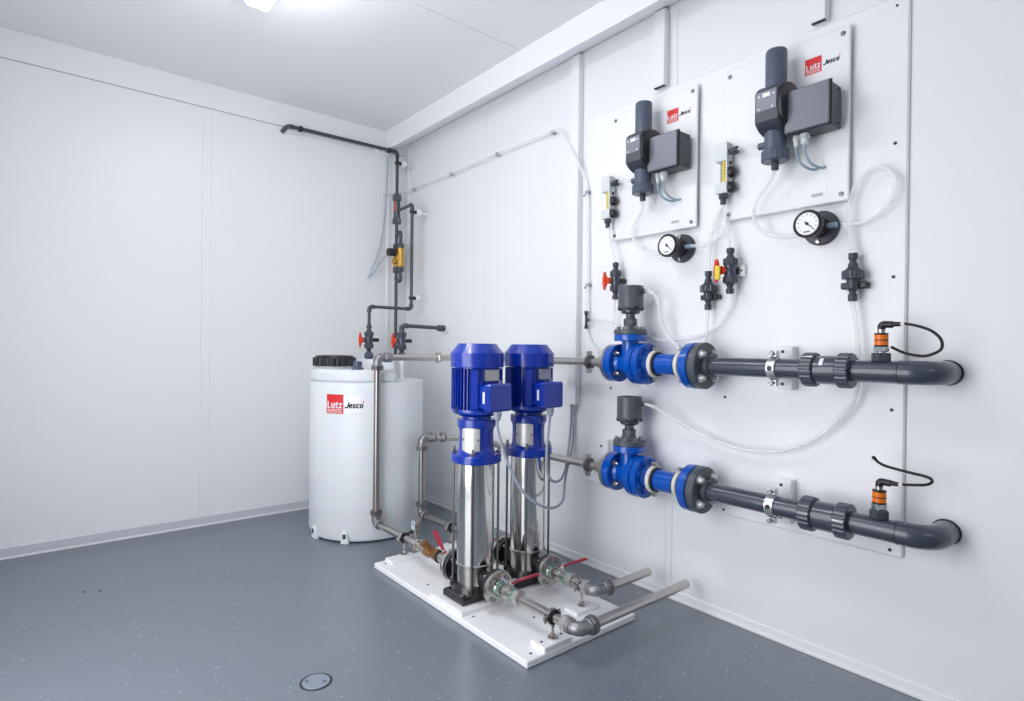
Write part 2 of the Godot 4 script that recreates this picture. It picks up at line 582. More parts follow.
func logo(place: Callable, s: float, parent: Node3D) -> void:
	# red square with the white name over three wave lines, beside it a white field with the black name
	var red := patch(-s, 0.0, -s / 2, s / 2, 0.001, place, "red_square", M.sticker_red, parent)
	lay(fit_text("Lutz", s * 0.88, s * 0.36, 0.0, 0.012), V(-s * 0.5, -s * 0.05, 0.0012), place, "lettering", M.white_pp, red)
	for k in 3:
		b()
		var p := []
		for i in 13:
			p.append(place.call(V(-s * 0.93 + s * 0.86 * i / 12.0, -s * (0.29 + 0.07 * k) + s * 0.012 * sin(i * 1.6), 0.0014)))
		tube(p, s * 0.016, 6); e("wave_line", M.white_pp, red)
	var wf := patch(s * 0.06, s * 1.12, -s / 2, s / 2, 0.0006, place, "white_field", M.white_pp, parent)
	for q in [[-0.5, -0.49], [0.49, 0.5]]:
		patch(s * 0.06, s * 1.12, s * q[0], s * q[1], 0.0009, place, "border_line", M.joint, wf)
	lay(fit_text("esco", s * 0.74, s * 0.235, 0.14, 0.03), V(s * 0.68, -s * 0.09, 0.001), place, "lettering", M.print, wf)
	var pj := []
	for q in [[0.10, -0.15], [0.19, -0.18], [0.25, -0.13], [0.29, 0.0], [0.315, 0.1]]:
		pj.append(place.call(V(s * q[0], s * q[1], 0.0006)))
	b(); tube(pj, s * 0.036, 8, 4); e("lettering", M.print, wf)
	patch(s * 1.03, s * 1.09, s * 0.06, s * 0.16, 0.0012, place, "red_tick", M.sticker_red, wf)

# ------------------------------------------------------------------ dosing tank
func tank() -> void:
	var c := V(-0.59, 0, 0.585)
	var R := 0.325
	var rt := V(0.903, 0, 0.431)    # the tank's own right-hand direction
	var fw := V(-0.431, 0, 0.903)
	thing("dosing_tank", "white cylindrical plastic dosing tank with a black screw cap", "tank", c)
	b()
	lathe(c, UP, [v2(0, 0.004), v2(R - 0.035, 0.004), v2(R - 0.012, 0.012), v2(R, 0.04), v2(R, 0.862), v2(R - 0.003, 0.869), v2(R - 0.010, 0.873), v2(0, 0.873)], 72)
	var body := e("body", M.tank)
	# moulded upper step, cut straight on its right-hand side
	var poly := PackedVector2Array()
	for i in 61:
		var a := deg_to_rad(61 + (299.0 - 61.0) * i / 60.0)
		poly.append(Vector2(cos(a), sin(a)) * (R - 0.0015))
	b(); prism(poly, c + V(0, 0.868, 0), rt, -fw, 0.074, 0.018, true); e("upper_step", M.tank, body)
	var q0 := c + rt * 0.045 - fw * 0.16
	b(); prism(PackedVector2Array([v2(-0.11, -0.09), v2(0.11, -0.09), v2(0.11, 0.09), v2(-0.11, 0.09)]), q0 + V(0, 0.92, 0), rt, -fw, 0.072, 0.014); e("raised_block", M.tank, body)
	# screw cap
	var k := c - rt * 0.19
	b(); lathe(k + V(0, 0.93, 0), UP, [v2(0, 0), v2(0.105, 0), v2(0.105, 0.04), v2(0, 0.04)], 40); e("neck", M.tank)
	b(); ribbed(k + V(0, 0.955, 0), UP, 0.122, 0.05, 26, 0.03); var cap := e("screw_cap", M.black)
	b(); lathe(k + V(0, 1.003, 0), UP, [v2(0, 0), v2(0.112, 0), v2(0.106, 0.012), v2(0.085, 0.014), v2(0.08, 0.008), v2(0, 0.008)], 40); e("cap_top", M.black, cap)
	# grey screwed fitting on the shoulder
	var f := c - rt * 0.055 + fw * 0.262 + V(0, 0.004, 0)
	b(); cyl(f + V(0, 0.90, 0), f + V(0, 0.93, 0), 0.022, 18, 0.002); nut(f + V(0, 0.926, 0), UP, 0.034, 0.026, 0.2, 10); cyl(f + V(0, 0.952, 0), f + V(0, 0.984, 0), 0.024, 18, 0.003)
	e("hose_fitting", M.slate)
	# lugs for floor fixing
	for q in [[-0.86, 0.51, false], [-0.345, 0.94, true]]:
		var d: Vector3 = (rt * float(q[0]) + fw * float(q[1])).normalized()
		b()
		prism(PackedVector2Array([v2(-0.022, 0), v2(0.022, 0), v2(0.02, 0.055), v2(0.012, 0.07), v2(-0.012, 0.07), v2(-0.02, 0.055)]), c + d * (R - 0.02) , UP.cross(d), UP, 0.03, 0.005)
		var lug := e("fixing_lug", M.tank)
		b(); prism(PackedVector2Array([v2(-0.009, 0.03), v2(0.009, 0.03), v2(0.009, 0.055), v2(-0.009, 0.055)]), c + d * (R + 0.004), UP.cross(d), UP, 0.008, 0.001); e("lug_slot", M.black if not q[2] else M.hole, lug)
	# sticker on the curved face
	var mid := V(-0.75, 0, 0.663).normalized()
	var place := func(q: Vector3) -> Vector3:
		var a := q.x / R
		var dir := mid.rotated(UP, a)
		return c + dir * (R + 0.0006 + q.z) + V(0, 0.757 + q.y, 0)
	logo(place, 0.104, body)

# ------------------------------------------------------------------ base plate
func base_plate() -> void:
	thing("base_plate", "white plastic base plate on the floor carrying both pumps", "plate", V(-0.5665, 0, 1.782))
	b(); bx(-0.85, -0.283, 0.001, 0.026, 1.22, 2.345, 0.003); var pl := e("plate", M.white_pp)
	for q in [[-0.77, -0.635, 2.268, 2.3445, 0.046], [-0.485, -0.355, 2.15, 2.222, 0.04], [-0.795, -0.655, 1.226, 1.3, 0.04], [-0.49, -0.35, 1.226, 1.3, 0.04], [-0.842, -0.575, 1.72, 1.95, 0.045], [-0.562, -0.3, 1.72, 1.95, 0.045]]:
		b(); bx(q[0], q[1], 0.025, q[4], q[2], q[3], 0.002); e("support_block", M.white_pp)
	for q in [[-0.805, 2.312], [-0.75, 2.306], [-0.655, 2.306], [-0.81, 1.262], [-0.78, 1.60], [-0.80, 1.97], [-0.52, 2.20], [-0.62, 2.12], [-0.36, 2.30], [-0.345, 2.19]]:
		var y := 0.046 if q[1] > 2.28 and q[1] < 2.31 and q[0] < -0.6 else 0.026
		b(); cyl(V(q[0], y - 0.001, q[1]), V(q[0], y + 0.001, q[1]), 0.0055, 10); e("screw_head", M.hole, pl)

# ------------------------------------------------------------------ pumps
func pumps() -> void:
	var p := thing("multistage_pump", "blue and chrome upright pump beside the tank, closer to the camera", "pump", V(-0.70, 0.045, 1.84), "upright pumps on the white base plate")
	org = V(0, 0.045, 0)
	b(); box(V(0, 0.06, 0), V(0.225, 0.029, 0.148), 0.006)
	lathe(V(0, 0.07, 0), UP, [v2(0, 0), v2(0.1, 0), v2(0.09, 0.02), v2(0.086, 0.03), v2(0, 0.03)], 40)
	var ft := e("foot", M.cast)
	for s in [-1, 1]:
		b(); bx(s * 0.102 - 0.006, s * 0.102 + 0.006, 0.073, 0.078, -0.05, 0.05, 0.002); e("foot_slot", M.anth, ft)
		b(); nut(V(s * 0.10, 0.076, 0.052), UP, 0.009, 0.008); e("foot_nut", M.steel, ft)
	for s in [-1, 1]:
		var z := V(0, 0, s)
		b(); lathe(V(0, 0.125, 0) + z * 0.05, z, [v2(0, 0), v2(0.036, 0), v2(0.034, 0.05), v2(0.034, 0.082), v2(0, 0.082)], 28)
		lathe(V(0, 0.125, 0) + z * 0.128, z, [v2(0, 0), v2(0.062, 0), v2(0.064, 0.003), v2(0.064, 0.018), v2(0.062, 0.021), v2(0, 0.021)], 32)
		var pf := e("port_flange", M.cast)
		for k in 4:
			var a := PI / 4 + PI / 2 * k
			b(); nut(V(cos(a) * 0.05, 0.125 + sin(a) * 0.05, s * 0.114), z, 0.0085, 0.014); e("flange_nut", M.steel, pf)
	b(); lathe(V(0, 0.095, 0), UP, [v2(0, 0), v2(0.072, 0), v2(0.075, 0.004), v2(0.075, 0.08), v2(0, 0.08)], 48); e("lower_casing", M.steel)
	b(); lathe(V(0, 0.174, 0), UP, [v2(0, 0), v2(0.077, 0), v2(0.0815, 0.004), v2(0.0815, 0.011), v2(0.078, 0.015), v2(0, 0.015)], 48); e("casing_ring", M.steel)
	b(); lathe(V(0, 0.188, 0), UP, [v2(0, 0), v2(0.0775, 0), v2(0.0775, 0.412), v2(0, 0.412)], 64); e("outer_sleeve", M.chrome)
	for k in 4:
		var a := PI / 4 + PI / 2 * k
		var q := V(cos(a), 0, sin(a)) * 0.0935
		b(); cyl(q + V(0, 0.085, 0), q + V(0, 0.66, 0), 0.005, 12); var rod := e("tie_rod", M.dark_steel)
		b(); nut(q + V(0, 0.636, 0), UP, 0.0105, 0.011); e("rod_nut", M.steel, rod)
		b(); cyl(q + V(0, 0.078, 0), q + V(0, 0.095, 0), 0.012, 14, 0.002); e("rod_boss", M.cast, rod)
	# pump head: lobed flange, lantern, perforated guard
	var hp := PackedVector2Array()
	for i in 72:
		var a := PI2 * i / 72
		hp.append(Vector2.from_angle(a) * (0.099 + 0.0065 * pow(absf(sin(2 * a)), 2.0)))
	b(); prism(hp, V(0, 0.598, 0), V(0, 0, 1), V(1, 0, 0), 0.036, 0.005, true); e("head_flange", M.blue)
	b(); lathe(V(0, 0.63, 0), UP, [v2(0, 0), v2(0.085, 0), v2(0.076, 0.012), v2(0.072, 0.03), v2(0.071, 0.095), v2(0.076, 0.113), v2(0.081, 0.117), v2(0.081, 0.143), v2(0.079, 0.147), v2(0, 0.147)], 48); e("lantern", M.blue)
	for s in [0.0, PI]:
		var mid: float = 3 * PI / 4 + 0.18 + s
		b()
		for i in 12:
			var a0: float = mid - 0.52 + 1.04 * i / 12.0
			var a1: float = mid - 0.52 + 1.04 * (i + 1) / 12.0
			var d0 := V(cos(a0), 0, sin(a0))
			var d1 := V(cos(a1), 0, sin(a1))
			var y0 := 0.643 + 0.009 * absf(i - 5.5) / 5.5
			var y1 := 0.749 - 0.009 * absf(i - 5.5) / 5.5
			quad(d1 * 0.0765 + V(0, y0, 0), d0 * 0.0765 + V(0, y0, 0), d0 * 0.0765 + V(0, y1, 0), d1 * 0.0765 + V(0, y1, 0), 1)
			quad(d0 * 0.07 + V(0, y0, 0), d0 * 0.0765 + V(0, y0, 0), d1 * 0.0765 + V(0, y0, 0), d1 * 0.07 + V(0, y0, 0))
			quad(d1 * 0.07 + V(0, y1, 0), d1 * 0.0765 + V(0, y1, 0), d0 * 0.0765 + V(0, y1, 0), d0 * 0.07 + V(0, y1, 0))
		var gp := e("coupling_guard", M.guard)
		for k in [-0.42, 0.42]:
			var d := V(cos(mid + k), 0, sin(mid + k))
			b(); cyl(d * 0.074 + V(0, 0.697, 0), d * 0.0795 + V(0, 0.697, 0), 0.004, 10); e("guard_screw", M.dark_steel, gp)
	# motor
	b(); lathe(V(0, 0.776, 0), UP, [v2(0, 0), v2(0.06, 0), v2(0.06, 0.01), v2(0.072, 0.014), v2(0.101, 0.026), v2(0.105, 0.032), v2(0.105, 0.044), v2(0, 0.044)], 48); e("end_shield", M.blue)
	b(); lathe(V(0, 0.815, 0), UP, [v2(0, 0), v2(0.091, 0), v2(0.091, 0.18), v2(0, 0.18)], 48); var mo := e("motor_body", M.blue)
	b()
	for i in 44:
		var a := PI2 * i / 44
		var dz := absf(angle_difference(a, PI / 2))
		var dp := absf(angle_difference(a, 3 * PI / 4 - 0.06))
		if dz < 0.55 or dp < 0.17: continue
		var d := V(cos(a), 0, sin(a))
		var s := V(-sin(a), 0, cos(a)) * 0.0016
		var p0 := d * 0.088
		var p1 := d * 0.1065
		var lo := V(0, 0.82, 0)
		var hi := V(0, 0.985, 0)
		quad(p0 - s + lo, p0 - s + hi, p1 - s + hi, p1 - s + lo)
		quad(p1 + s + lo, p1 + s + hi, p0 + s + hi, p0 + s + lo)
		quad(p1 - s + lo, p1 - s + hi, p1 + s + hi, p1 + s + lo)
		quad(p0 - s + lo, p1 - s + lo, p1 + s + lo, p0 + s + lo)
	e("cooling_fins", M.blue, mo).set_meta("kind", "stuff")
	var pd := V(cos(3 * PI / 4 - 0.06), 0, sin(3 * PI / 4 - 0.06))
	b(); prism(PackedVector2Array([v2(-0.018, 0.82), v2(0.018, 0.82), v2(0.018, 0.985), v2(-0.018, 0.985)]), pd * 0.086, UP.cross(pd), UP, 0.018, 0.005); e("mounting_pad", M.blue, mo)
	for k in [0.838, 0.895, 0.93]:
		b(); cyl(pd * 0.1 + UP.cross(pd) * 0.024 + V(0, k, 0), pd * 0.107 + UP.cross(pd) * 0.024 + V(0, k, 0), 0.006, 10); e("pad_bolt", M.blue, mo)
	b(); bx(-0.108, -0.098, 0.806, 0.83, 0.0, 0.012, 0.002); e("motor_lug", M.cast, mo)
	b(); lathe(V(0, 0.99, 0), UP, [v2(0, 0), v2(0.109, 0), v2(0.1105, 0.002), v2(0.1105, 0.058), v2(0.08, 0.097), v2(0, 0.098)], 64); var fc := e("fan_cover", M.blue)
	for a in [0.4, 1.9, 3.2, 4.9]:
		var d := V(cos(a), 0, sin(a))
		b(); cyl(d * 0.108 + V(0, 1.002, 0), d * 0.1135 + V(0, 1.002, 0), 0.005, 10); e("cover_screw", M.blue, fc)
	b(); bx(-0.05, 0.05, 0.825, 0.92, 0.08, 0.125, 0.006); bx(-0.058, 0.058, 0.82, 0.927, 0.115, 0.148, 0.008); var tb := e("terminal_box", M.blue)
	b(); bx(-0.06, 0.06, 0.818, 0.929, 0.144, 0.162, 0.009); e("terminal_lid", M.blue, tb)
	b(); bx(-0.0592, -0.0578, 0.85, 0.895, 0.12, 0.132, 0.0); e("rating_sticker", M.dial, tb)
	b(); bx(-0.034, 0.034, 0.937, 0.982, 0.09, 0.106, 0.001); var np := e("nameplate", M.satin)
	b(); cyl(V(0, 0.82, 0.14), V(0, 0.80, 0.14), 0.0165, 8, 0.002); lathe(V(0, 0.78, 0.14), UP, [v2(0, 0), v2(0.007, 0), v2(0.0135, 0.008), v2(0.0142, 0.021), v2(0, 0.021)], 16); e("cable_gland", M.cable)
	copy(p, V(0.28, 0, 0.008), "blue and chrome upright pump closer to the wall-mounted valves")

# ------------------------------------------------------------------ steel pipework round the pumps
func support(at: Vector3, py: float, label: String) -> void:
	thing("pipe_support", label, "pipe support", at, "pipe supports on the base plate")
	b(); lathe(at, UP, [v2(0, 0), v2(0.018, 0), v2(0.018, 0.004), v2(0.012, 0.007), v2(0, 0.007)], 20); e("foot_disc", M.steel)
	b(); cyl(at + V(0, 0.005, 0), V(at.x, py - 0.022, at.z), 0.005, 12); var s := e("stem", M.steel)
	b(); nut(at + V(0, 0.007, 0), UP, 0.01, 0.009); e("stem_nut", M.steel, s)
	b(); nut(V(at.x, py - 0.036, at.z), UP, 0.009, 0.012); e("clamp_nut", M.steel, s)
	b(); ring(V(at.x, py, at.z - 0.011), V(at.x, py, at.z + 0.011), 0.026, 0.0175); e("rubber_lining", M.rubber)
	b(); ring(V(at.x, py, at.z - 0.008), V(at.x, py, at.z + 0.004), 0.0285, 0.0255); var c := e("clamp_band", M.steel)
	for q in [-1, 1]:
		b(); box(V(at.x + q * 0.033, py, at.z - 0.002), V(0.014, 0.02, 0.012), 0.002); e("clamp_ear", M.steel, c)
		b(); cyl(V(at.x + q * 0.034, py - 0.016, at.z - 0.002), V(at.x + q * 0.034, py + 0.016, at.z - 0.002), 0.004, 10); e("clamp_bolt", M.dark_steel, c)

func steel_elbow(a: Vector3, k: Vector3, c: Vector3, called := "elbow") -> void:
	# malleable elbow with beaded rims, ends at a and c
	b(); tube(bend(a, k, c, minf((a - k).length(), (c - k).length()) * 0.5), 0.0235, 20); var n := e(called, M.galv)
	for q in [a, c]:
		var d: Vector3 = (q - k).normalized()
		b(); ring(q - d * 0.012, q + d * 0.004, 0.027, 0.016, 24, 0.003); e("elbow_rim", M.galv, n)

func flange4(p: Vector3, d: Vector3, r: float, t: float, m: Material, called: String) -> Node3D:
	b(); lathe(p, d, [v2(0, 0), v2(r - 0.003, 0), v2(r, 0.003), v2(r, t - 0.003), v2(r - 0.003, t), v2(0, t)], 40)
	return e(called, m)

func pump_lines() -> void:
	var R := 0.0172
	for k in 2:
		var x: float = [-0.70, -0.42][k]
		var y := 0.122
		var ze: float = [2.437, 2.262][k]
		var who: String = ["first", "second"][k]
		var near: String = ["on the pump beside the tank", "on the pump beside the wall valves"][k]
		# front: flanged ball valve with red lever
		thing("ball_valve", "flanged red-lever ball valve, outlet side, " + near, "valve", V(x, y, 2.0), "lever ball valves on the pumps")
		var fl := flange4(V(x, y, 1.99), Vector3.BACK, 0.067, 0.018, M.steel, "flange")
		for i in 4:
			var a := PI / 4 + PI / 2 * i
			b(); nut(V(x + cos(a) * 0.05, y + sin(a) * 0.05, 2.007), Vector3.BACK, 0.0095, 0.012); e("flange_bolt", M.galv, fl)
		b(); lathe(V(x, y, 2.006), Vector3.BACK, [v2(0, 0), v2(0.032, 0), v2(0.026, 0.012), v2(0.021, 0.016), v2(0.021, 0.03), v2(0.028, 0.034), v2(0.03, 0.046), v2(0.028, 0.06), v2(0.021, 0.066), v2(0.021, 0.092), v2(0, 0.092)], 28); var bo := e("body", M.steel)
		b(); ring(V(x, y, 2.012), V(x, y, 2.018), 0.029, 0.02); e("gasket", M.green, bo)
		b(); ring(V(x, y, 2.098), V(x, y, 2.104), 0.0265, 0.015); e("gasket", M.green, bo)
		b(); nut(V(x, y, 2.104), Vector3.BACK, 0.031, 0.03, 0.3); e("hex_nut", M.satin, bo)
		b(); cyl(V(x + 0.01, y + 0.016, 2.052), V(x + 0.03, y + 0.036, 2.052), 0.012, 14, 0.002); e("stem", M.steel)
		b(); prism(PackedVector2Array([v2(-0.015, -0.008), v2(0.025, -0.008), v2(0.04, -0.01), v2(0.125, -0.01), v2(0.13, 0), v2(0.125, 0.01), v2(0.04, 0.01), v2(0.025, 0.008), v2(-0.015, 0.008)]), V(x + 0.03, y + 0.032, 2.06), Vector3.RIGHT, Vector3.FORWARD, 0.007, 0.002); var lv := e("lever", M.red)
		b(); nut(V(x + 0.03, y + 0.038, 2.06), UP, 0.008, 0.008); e("lever_nut", M.steel, lv)
		# outlet pipe, elbow and open pipe that points to the wall
		thing("outlet_pipe", ["steel outlet pipe with elbow at the front edge of the base plate", "steel outlet pipe with elbow closer to the wall skirting"][k], "pipe", V(x, y, 2.14), "open outlet pipes on the pumps")
		b(); cyl(V(x, y, 2.13), V(x, y, ze - 0.04), R, 24); e("straight_pipe", M.steel)
		b(); nut(V(x, y, ze - 0.075), Vector3.BACK, 0.029, 0.03, 0.3); e("hex_nut", M.satin)
		steel_elbow(V(x, y, ze - 0.042), V(x, y, ze), V(x + 0.05, y, ze))
		b(); nut(V(x + 0.05, y, ze), Vector3.RIGHT, 0.033, 0.026, 0.2, 8); e("elbow_collar", M.dark_steel)
		b(); ring(V(x + 0.06, y, ze), V(-0.076 if k == 0 else -0.092, y, ze), R, 0.0145, 28); e("open_pipe", M.satin)
		support(V(x, 0.046 if k == 0 else 0.04, ze - 0.128 if k == 0 else ze - 0.078), y, ["pipe support stand on the front block, under the outlet pipe by the plate edge", "pipe support stand on the block under the outlet pipe closer to the wall"][k])
		# rear: ball valve, brass strainer
		thing("ball_valve", "flanged red-lever ball valve, inlet side, " + near, "valve", V(x, y, 1.66), "lever ball valves on the pumps")
		fl = flange4(V(x, y, 1.69), Vector3.FORWARD, 0.067, 0.018, M.steel, "flange")
		for i in 4:
			var a := PI / 4 + PI / 2 * i
			b(); nut(V(x + cos(a) * 0.05, y + sin(a) * 0.05, 1.673), Vector3.FORWARD, 0.0095, 0.012); e("flange_bolt", M.galv, fl)
		b(); lathe(V(x, y, 1.674), Vector3.FORWARD, [v2(0, 0), v2(0.032, 0), v2(0.026, 0.012), v2(0.022, 0.016), v2(0.022, 0.03), v2(0.03, 0.036), v2(0.032, 0.05), v2(0.028, 0.066), v2(0.022, 0.072), v2(0.022, 0.11), v2(0, 0.11)], 28); bo = e("body", M.satin)
		b(); ring(V(x, y, 1.564), V(x, y, 1.572), 0.028, 0.016); e("gasket", M.black, bo)
		b(); cyl(V(x, y + 0.01, 1.6), V(x, y + 0.04, 1.6), 0.011, 14, 0.002); e("stem", M.steel)
		b(); prism(PackedVector2Array([v2(-0.015, -0.008), v2(0.03, -0.008), v2(0.045, -0.011), v2(0.15, -0.012), v2(0.156, 0), v2(0.15, 0.012), v2(0.045, 0.011), v2(0.03, 0.008), v2(-0.015, 0.008)]), V(x, y + 0.032, 1.6), V(0.25, 0.3, -0.91).normalized(), V(-0.964, 0, -0.265).normalized(), 0.007, 0.002); lv = e("lever", M.red)
		thing("strainer", ["brass angled strainer at the inlet beside the round gauge", "brass angled strainer at the inlet of the pump beside the wall valves"][k], "strainer", V(x, y, 1.51), "brass strainers at the pump inlets")
		b(); lathe(V(x, y, 1.562), Vector3.FORWARD, [v2(0, 0), v2(0.026, 0), v2(0.026, 0.022), v2(0.021, 0.028), v2(0.023, 0.05), v2(0.021, 0.072), v2(0.027, 0.078), v2(0.027, 0.1), v2(0, 0.1)], 24); e("body", M.brass)
		for zz in [1.561, 1.482]:
			b(); nut(V(x, y, zz), Vector3.FORWARD, 0.03, 0.022, 0.2); e("hex_end", M.brass)
		b(); cyl(V(x, y, 1.51), V(x - 0.035, y + 0.045, 1.49), 0.018, 18, 0.002); var leg := e("strainer_leg", M.brass)
		b(); nut(V(x - 0.033, y + 0.042, 1.491), V(-0.035, 0.045, -0.02), 0.02, 0.014); e("strainer_plug", M.brass, leg)
		# rear pipe, riser and wall run
		var yr: float = [1.012, 0.552][k]
		var yw: float = [1.01, 0.532][k]
		var zr := 0.932
		thing("riser_pipe", ["tall steel riser pipe before the tank, crossing to the upper blue valve", "short steel riser pipe behind the pumps, crossing to the lower valves"][k], "pipe", V(x, y, zr), "steel riser pipes")
		b(); ring(V(x, y, 1.462), V(x, y, 1.43), 0.028, 0.015); cyl(V(x, y, 1.32), V(x, y, 1.44), 0.021, 22); e("union_socket", M.satin)
		b(); nut(V(x, y, 1.345), Vector3.BACK, 0.031, 0.035, 0.1); e("union_nut", M.steel)
		b(); cyl(V(x, y, zr + 0.03), V(x, y, 1.335), R, 24); e("rear_pipe", M.steel)
		steel_elbow(V(x, y, zr + 0.042), V(x, y, zr), V(x, y + 0.05, zr))
		b(); nut(V(x, y + 0.044, zr), UP, 0.032, 0.024, 0.2, 8); e("riser_collar", M.dark_steel)
		b(); cyl(V(x, y + 0.05, zr), V(x, yr - 0.045, zr), R + 0.0008, 28); e("riser", M.riser)
		b(); nut(V(x, yr - 0.068, zr), UP, 0.032, 0.024, 0.2, 8); e("riser_collar", M.dark_steel)
		steel_elbow(V(x, yr - 0.045, zr), V(x, yr, zr), V(x + 0.05, yr, zr))
		if k == 1:
			b(); nut(V(x + 0.056, yr, zr), Vector3.RIGHT, 0.031, 0.03, 0.2, 8); e("union_nut", M.galv)
			b(); nut(V(x + 0.125, yr - 0.006, zr), Vector3.RIGHT, 0.031, 0.03, 0.2, 8); e("union_nut", M.galv)
		else:
			b(); nut(V(x + 0.052, yr, zr), Vector3.RIGHT, 0.028, 0.03, 0.2, 8); e("union_nut", M.galv)
			b(); nut(V(x + 0.37, yr, zr), Vector3.RIGHT, 0.032, 0.03, 0.2, 6); e("union_nut", M.steel)
		b(); tube([V(x + 0.04, yr, zr), V(-0.18, yw, zr)] + bend(V(-0.17, yw, zr), V(-0.13, yw, zr), V(-0.13, yw, zr + 0.05), 0.04) + [V(-0.13, yw, 1.95)], R + 0.001, 24); e("wall_run", M.steel)
		# clamp joint, reducer and steel flange in front of the blue valve
		b(); ring(V(-0.13, yw, 1.936), V(-0.13, yw, 1.956), 0.034, 0.015, 28, 0.004); var tc := e("clamp_joint", M.dark_steel)
		for s in [-1, 1]:
			b(); box(V(-0.135, yw + s * 0.04, 1.946), V(0.018, 0.022, 0.026), 0.003); e("clamp_ear", M.steel, tc)
		b(); lathe(V(-0.13, yw, 1.95), Vector3.BACK, [v2(0, 0), v2(0.019, 0), v2(0.019, 0.036), v2(0.024, 0.052), v2(0.044, 0.098), v2(0.05, 0.127), v2(0, 0.127)], 32); e("reducer", M.satin)
		flange4(V(-0.13, yw, 2.075), Vector3.BACK, 0.083, 0.016, M.satin, "steel_flange")
		support(V(x, 0.04, 1.24), y, ["pipe support stand on the rear block, close to the tank", "pipe support stand on the rear block, behind the first pump"][k])
	# gauge on the inlet pipe
	var g := V(-0.70, 0.214, 1.352)
	thing("pressure_gauge", "small round steel pressure gauge on the pump inlet pipe", "gauge", g)
	b(); lathe(V(-0.70, 0.14, 1.352), UP, [v2(0, 0), v2(0.013, 0), v2(0.013, 0.012), v2(0.008, 0.016), v2(0.008, 0.055), v2(0, 0.055)], 16); var sp := e("gauge_stem", M.steel)
	b(); nut(V(-0.70, 0.152, 1.352), UP, 0.018, 0.014); e("stem_nut", M.galv, sp)
	var d := V(-0.985, 0.0, -0.12).normalized()
	b(); lathe(g - d * 0.018, d, [v2(0, 0), v2(0.024, 0), v2(0.027, 0.004), v2(0.027, 0.03), v2(0.025, 0.034), v2(0.023, 0.03), v2(0, 0.03)], 32); e("case", M.riser)
	b(); cyl(g + d * 0.0115, g + d * 0.0135, 0.0232, 28); var di := e("dial", M.pale)
	b(); box(g + d * 0.0145 + V(0, 0.006, 0), V(0.002, 0.022, 0.003)); e("needle", M.print, di)

# ------------------------------------------------------------------ mounting board and panels
func boards() -> void:
	thing("mounting_board", "large white mounting board screwed to the wall behind all valves", "board", V(-0.006, 1.31, 2.5))
	b(); bx(-0.012, 0.0, 0.42, 2.205, 1.80, 3.173, 0.009); var bd := e("board", M.white_pp)
	for q in [[3.137, 0.44], [3.137, 0.886], [3.137, 1.31], [3.137, 1.735], [3.137, 2.172], [2.56, 0.44], [2.56, 0.886], [1.972, 0.886], [1.995, 2.158], [2.575, 2.158]]:
		b(); cyl(V(-0.0135, q[1], q[0]), V(-0.011, q[1], q[0]), 0.0055 if q[1] < 2.1 else 0.004, 10); e("screw_head", M.hole, bd)
	var p := thing("backing_plate", "smaller white backing panel under the dosing unit, closer to the corner", "backing plate", V(-0.03, 1.87, 2.212), "white backing panels with a logo")
	b(); bx(-0.037, -0.027, 1.575, 2.16, 1.985, 2.437, 0.004); var pl := e("panel", M.white_pp)
	for q in [[2.006, 2.134], [2.414, 2.136], [2.414, 1.599], [2.006, 1.599]]:
		b(); cyl(V(-0.027, q[1], q[0]), V(-0.0105, q[1], q[0]), 0.009, 12); e("spacer", M.cable, pl)
		b(); lathe(V(-0.0365, q[1], q[0]), Vector3.LEFT, [v2(0, 0), v2(0.0085, 0), v2(0.0075, 0.004), v2(0, 0.006)], 12); e("screw_head", M.dark_steel, pl)
	var place := func(q: Vector3) -> Vector3: return V(-0.0372 - q.z, 2.063 + q.y, 2.346 + q.x)
	logo(place, 0.055, pl)
	b(); bx(-0.038, -0.0368, 1.60, 1.64, 2.31, 2.37, 0.0); var pt := e("paper_label", M.dial, pl)
	for i in 2:
		b(); bx(-0.0386, -0.038, 1.606 + 0.006 * i, 1.6085 + 0.006 * i, 2.318, 2.356, 0.0); e("print_line", M.hole, pt)
	copy(p, V(0, 0, 0.574), "smaller white backing panel under the dosing unit, closer to the black-cabled sensors")

